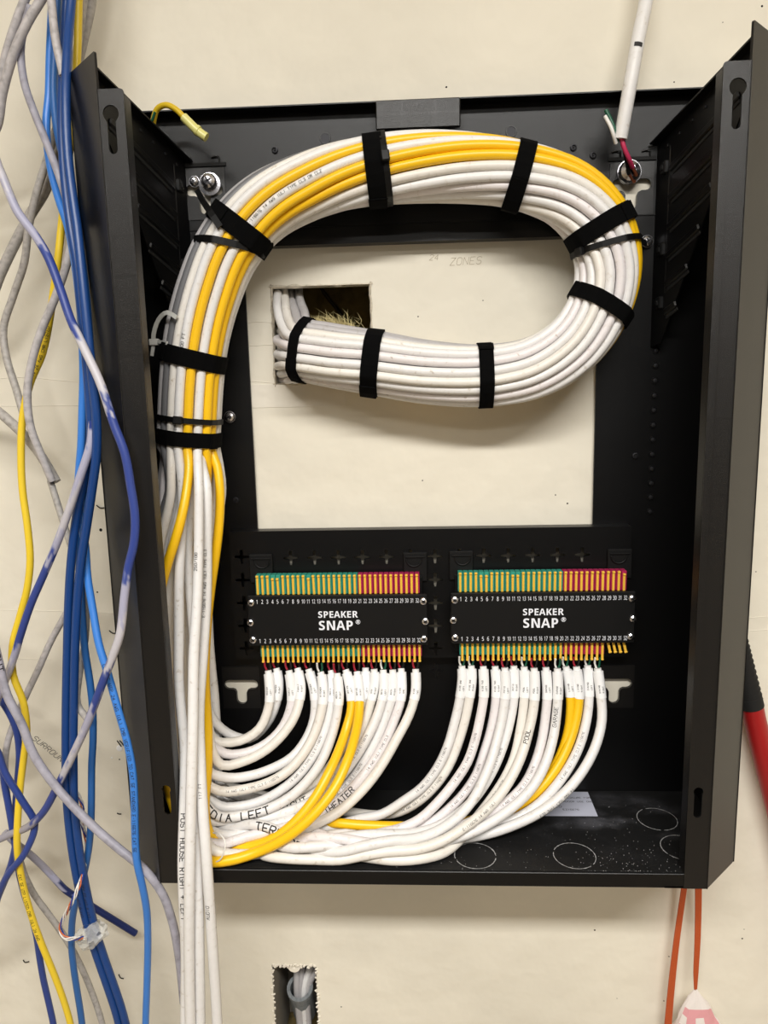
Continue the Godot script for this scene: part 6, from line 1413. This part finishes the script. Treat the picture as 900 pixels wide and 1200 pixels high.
func packet() -> void:
	var o := thing("wrapped_packet", "crumpled white packet with pink panels hanging on the orange cord", "packet", Vector3(0.2407, -0.1945, 0.0120))
	# a gathered bag: rings that widen from the tied neck, with sharp folds
	var noise := FastNoiseLite.new()
	noise.seed = 12
	noise.frequency = 1.1
	var top := Vector3(0.2360, -0.1729, 0.0120)
	var st := begin()
	var pink := begin()
	var n := 14
	var prev := []
	for j in 13:
		var t := j / 8.0
		var ring := []
		for i in n:
			var a := TAU * i / n
			var rr := 0.0012 + 0.0295 * pow(minf(t, 1.0), 0.72) * (1.0 if t <= 1.0 else maxf(0.03, 1.0 - pow((t - 1.0) * 2.0, 2.0))) * (1.0 + 0.28 * noise.get_noise_2d(i * 2.3, j * 1.1))
			ring.append(top + Vector3(cos(a) * rr + 0.006 * t, -0.062 * minf(t, 1.45) + 0.004 * noise.get_noise_2d(i * 3.0, j + 20.0), sin(a) * rr * 0.42 + 0.0005))
		if prev.size():
			for i in n:
				var q := (i + 1) % n
				var away: Vector3 = ring[i] - (top + Vector3(0.006 * t, -0.062 * t, 0))
				var is_pink := (i in [1, 2, 3, 4, 5] and noise.get_noise_2d(i * 0.45 + 3.0, j * 0.3) > -0.25 and j > 2)
				face(pink if is_pink else st, [prev[i], prev[q], ring[q]], away)
				face(pink if is_pink else st, [prev[i], ring[q], ring[i]], away)
		prev = ring
	part("wrapper", st.commit(), mat("wrapper_white", Color(0.9, 0.87, 0.85), 0.35), o)
	part("pink_panel", pink.commit(), mat("wrapper_pink", Color(0.87, 0.62, 0.64), 0.35), o)


# ---------------------------------------------------------------- marks and openings of the wall
func wall_marks() -> void:
	var wall := get_node("wall_back") as Node3D
	# taped patch under the hole and ridges of old tape
	part("tape_patch", box_between(Vector3(-0.1405, 0.3475, -0.0041), Vector3(-0.0615, 0.3665, -0.0036), 0.0002), M.wall_patch, wall)
	for q in [mm([-363, 375.7, -3.9, -326.5, 376.9, -3.9, -303.7, 374.3, -3.9, -280.1, 371.6, -3.9]), mm([-365.5, 354, -3.9, -314.5, 353.2, -3.9, -279.7, 352.8, -3.9]), mm([-385.8, 178.4, -3.9, -324.7, 176.3, -3.9, -264.3, 173.5, -3.9]), mm([-146.3, 369.9, -3.9, -134.4, 368.9, -3.9, -119.1, 367.2, -3.9]), mm([-143.9, 414.5, -3.9, -132, 416.2, -3.9, -119.6, 415.2, -3.9]), mm([-119, 397.8, -3.9, -133, 397.5, -3.9, -145.5, 397.1, -3.9]), mm([-360, 132.8, -3.9, -329.2, 131.9, -3.9]), mm([264, 153.7, -3.9, 286.2, 155, -3.9, 306.9, 155.6, -3.9]), mm([261.9, 164.8, -3.9, 299.2, 167.5, -3.9])]:
		part("tape_ridge", tube(q, 0.0003, 6), M.wall_patch, wall)
	# ragged paper rim of the square hole
	var noise := FastNoiseLite.new()
	noise.seed = 2
	noise.frequency = 40.0
	for side in 4:
		var st := begin()
		var a := [Vector2(-0.1184, 0.3663), Vector2(-0.1184, 0.4427), Vector2(-0.0392, 0.4427), Vector2(-0.0392, 0.3663)]
		var p: Vector2 = a[side]
		var q: Vector2 = a[(side + 1) % 4]
		var d := (q - p).normalized()
		var nrm := Vector2(-d.y, d.x)
		var n := 40
		for i in n:
			var s0 := -0.002 + (p.distance_to(q) + 0.004) * i / n
			var s1 := -0.002 + (p.distance_to(q) + 0.004) * (i + 1) / n
			var w0 := 0.0006 + 0.0022 * absf(noise.get_noise_2d(s0, side))
			var w1 := 0.0006 + 0.0022 * absf(noise.get_noise_2d(s1, side))
			var i0 := -0.0004 + 0.0022 * noise.get_noise_2d(s0, side + 9)
			var i1 := -0.0004 + 0.0022 * noise.get_noise_2d(s1, side + 9)
			var v := func(s: float, w: float, z: float) -> Vector3: return Vector3(p.x + d.x * s + nrm.x * w, p.y + d.y * s + nrm.y * w, z)
			face(st, [v.call(s0, w0, -0.0038), v.call(s1, w1, -0.0038), v.call(s1, 0.0, -0.0031), v.call(s0, 0.0, -0.0031)], Vector3(0, 0, 1))
			face(st, [v.call(s0, 0.0, -0.0031), v.call(s1, 0.0, -0.0031), v.call(s1, i1, -0.0045), v.call(s0, i0, -0.0045)], Vector3(0, 0, 1))
		part("torn_edge", st.commit(), M.paper_edge, wall)
	# insulation tuft and a dark wire inside the wall
	var tuft := begin()
	var rg := RandomNumberGenerator.new()
	rg.seed = 8
	for i in 420:
		var base := Vector3(-0.0721, 0.4103, -0.0340) + Vector3(rg.randfn(0, 0.009), rg.randfn(0, 0.003), rg.randfn(0, 0.007))
		var bend := base + Vector3(rg.randfn(-0.001, 0.003), rg.randf_range(0.002, 0.006), rg.randfn(0.002, 0.003))
		var tip := bend + Vector3(rg.randfn(-0.002, 0.004), rg.randf_range(-0.001, 0.007), rg.randfn(0.001, 0.003))
		var sd := Vector3(0.00018, 0.00008, 0)
		face(tuft, [base - sd, base + sd, bend + sd, bend - sd], Vector3(0, 0, 1))
		face(tuft, [bend - sd, bend + sd, tip], Vector3(0, 0, 1))
	var tf := part("insulation_tuft", tuft.commit(), M.tuft, self)
	tag(tf, "tuft of pale insulation fibres showing inside the square wall hole", "insulation", "", "stuff")
	tag(part("dark_wire", tube(mm([-98.1, 477.3, -70, -87, 450.3, -70, -71.3, 428.8, -72, -51.7, 403.4, -76, -41, 380.6, -80]), 0.0016, 8), mat("wire_brown", Color(0.2, 0.16, 0.12), 0.6), self), "thin dark wire running down inside the square wall hole", "wire")
	# pencilled note
	var note := begin()
	print_flat(note, Vector3(0.0078, 0.4594, -0.0038), Vector3(0.999, -0.03, 0), Vector3(0.03, 0.999, 0), "24", 0.0042, 0.0003, 0.2)
	print_flat(note, Vector3(0.0238, 0.4550, -0.0038), Vector3(0.999, 0.02, 0), Vector3(-0.02, 0.999, 0), "ZONES", 0.0055, 0.00032, 0.25)
	part("pencil_note", note.commit(), M.pencil, wall)
	var scrawl := begin()
	print_flat(scrawl, Vector3(-0.3546, 0.0571, -0.0038), Vector3(0.74, -0.67, 0), Vector3(0.67, 0.74, 0), "SURROUND", 0.0052, 0.0005, 0.3)
	part("ink_note", scrawl.commit(), M.ink, wall)
	# pinholes and curled scrapes
	for h in [[Vector2(0.0223, 0.5848), 0.0008], [Vector2(0.0505, 0.5242), 0.0005], [Vector2(0.2253, 0.6206), 0.0004], [Vector2(0.1918, 0.5814), 0.0006], [Vector2(0.1502, -0.1278), 0.0009], [Vector2(0.2174, -0.1536), 0.0006], [Vector2(0.2814, -0.1343), 0.0008], [Vector2(0.2146, -0.1996), 0.0006], [Vector2(0.1721, -0.1978), 0.0004], [Vector2(0.2824, -0.1249), 0.0004], [Vector2(-0.1402, 0.3532), 0.0004], [Vector2(-0.0016, 0.4167), 0.0006], [Vector2(-0.0000, 0.2853), 0.0006], [Vector2(0.1089, 0.2715), 0.0006], [Vector2(0.1187, 0.2643), 0.0008], [Vector2(-0.2823, 0.1928), 0.0009], [Vector2(-0.2745, 0.2475), 0.0016], [Vector2(-0.2757, 0.0374), 0.0008], [Vector2(-0.0834, -0.2124), 0.0006], [Vector2(0.2735, 0.2049), 0.0005], [Vector2(0.0498, 0.4277), 0.0005], [Vector2(0.2529, 0.6302), 0.0009]]:
		part("pin_hole", lathe([Vector2(h[1] * 0.9, 0), Vector2(h[1] * 0.6, 0.0004), Vector2(0, 0.0002)], 8), M.hole_dark, wall, Vector3(h[0].x, h[0].y, -0.004))
	for q in [mm([-274.4, 158.4, -3.2, -271.4, 156.1, -3, -267.7, 156, -3.2]), mm([-275.9, 269, -3.2, -273.1, 266.8, -3, -269.5, 266.7, -3.2]), mm([-385.9, -167.3, -3.2, -384.4, -169.8, -3, -380.3, -169, -3.2]), mm([-294.3, -181.1, -3.2, -292.9, -184.6, -3, -289.8, -185.6, -3.2]), mm([-276.1, 55.9, -3.2, -274, 52.7, -3, -272.7, 50.2, -3.2]), mm([-273.8, 55.9, -3.2, -271.6, 53.5, -3, -270.3, 51, -3.2]), mm([-282, -14.7, -3.2, -280.4, -15.4, -3, -278.2, -15.5, -3.2])]:
		part("scrape", tube(q, 0.0005, 6, 0.002), M.hole_dark, wall)
	for q in [[Vector2(-0.2748, 0.0481), 0.0060], [Vector2(-0.2826, 0.0390), 0.0015]]:
		part("chipped_paint", lathe([Vector2(q[1] * 0.5, 0), Vector2(q[1] * 0.42, 0.0005), Vector2(0, 0.0006)], 9), M.sleeve, wall, Vector3(q[0].x, q[0].y, -0.004))
	# recessed electrical box under the cabinet
	var b := thing("outlet_box", "open recessed wall box with a grey conduit in a rough painted hole below the cabinet", "outlet box", Vector3(-0.1265, -0.2, -0.02))
	for s in [[Vector3(-0.1478, -0.282, -0.07), Vector3(-0.1466, -0.169, -0.0045)], [Vector3(-0.1064, -0.282, -0.07), Vector3(-0.1052, -0.169, -0.0045)], [Vector3(-0.1478, -0.1702, -0.07), Vector3(-0.1052, -0.169, -0.0045)], [Vector3(-0.1478, -0.282, -0.071), Vector3(-0.1052, -0.169, -0.0698)]]:
		part("box_side", box_between(s[0], s[1]), M.box_inside, b)
	part("screw_ear", lathe([Vector2(0.0058, 0), Vector2(0.0058, 0.0014), Vector2(0.0022, 0.0014), Vector2(0.0016, 0.0), Vector2(0, 0)], 18), M.wall_patch, b, Vector3(-0.1265, -0.1713, -0.006))
	for side in 3:
		var st := begin()
		var a := [Vector2(-0.1474, -0.29), Vector2(-0.1474, -0.1694), Vector2(-0.1056, -0.1694), Vector2(-0.1056, -0.29)]
		var p: Vector2 = a[side]
		var q: Vector2 = a[side + 1]
		var d := (q - p).normalized()
		var n := 26
		for i in n:
			var c := p.lerp(q, (i + 0.5) / n)
			add_box(st, Vector3(c.x, c.y, -0.0038) + Vector3(rg.randfn(0, 0.0007), rg.randfn(0, 0.0007), 0), Vector3(rg.randf_range(0.0012, 0.0045), rg.randf_range(0.0012, 0.003), 0.0014), 0.0005, Basis.from_euler(Vector3(rg.randf() * 0.4, rg.randf() * 0.4, rg.randf() * 3.0)))
		part("crusted_rim", st.commit(), M.wall_patch, b)
	part("conduit", lathe([Vector2(0.0115, -0.05), Vector2(0.0115, -0.006), Vector2(0.0128, -0.006), Vector2(0.0128, 0.0), Vector2(0.0095, 0.0), Vector2(0.0095, -0.05)], 22), M.conduit_grey, b, Vector3(-0.1262, -0.2125, -0.026), Vector3(-1.15, 0, -0.08))
	for q in [[-0.1325, 0.0, "jacket_grey"], [-0.128, -0.004, "jacket_grey"], [-0.1195, -0.006, "jacket_white"], [-0.1115, -0.009, "jacket_grey"]]:
		part("inner_cable", tube(PackedVector3Array([Vector3(q[0] - 0.003, -0.13, -0.055 + q[1]), Vector3(q[0], -0.17, -0.045 + q[1]), Vector3(q[0] + 0.003, -0.195, -0.032 + q[1]), Vector3(q[0] * 0.5 - 0.063, -0.215, -0.026 + q[1] * 0.4), Vector3(q[0] * 0.4 - 0.0757, -0.26, -0.03)]), 0.0034, 10), M[q[2]], b)
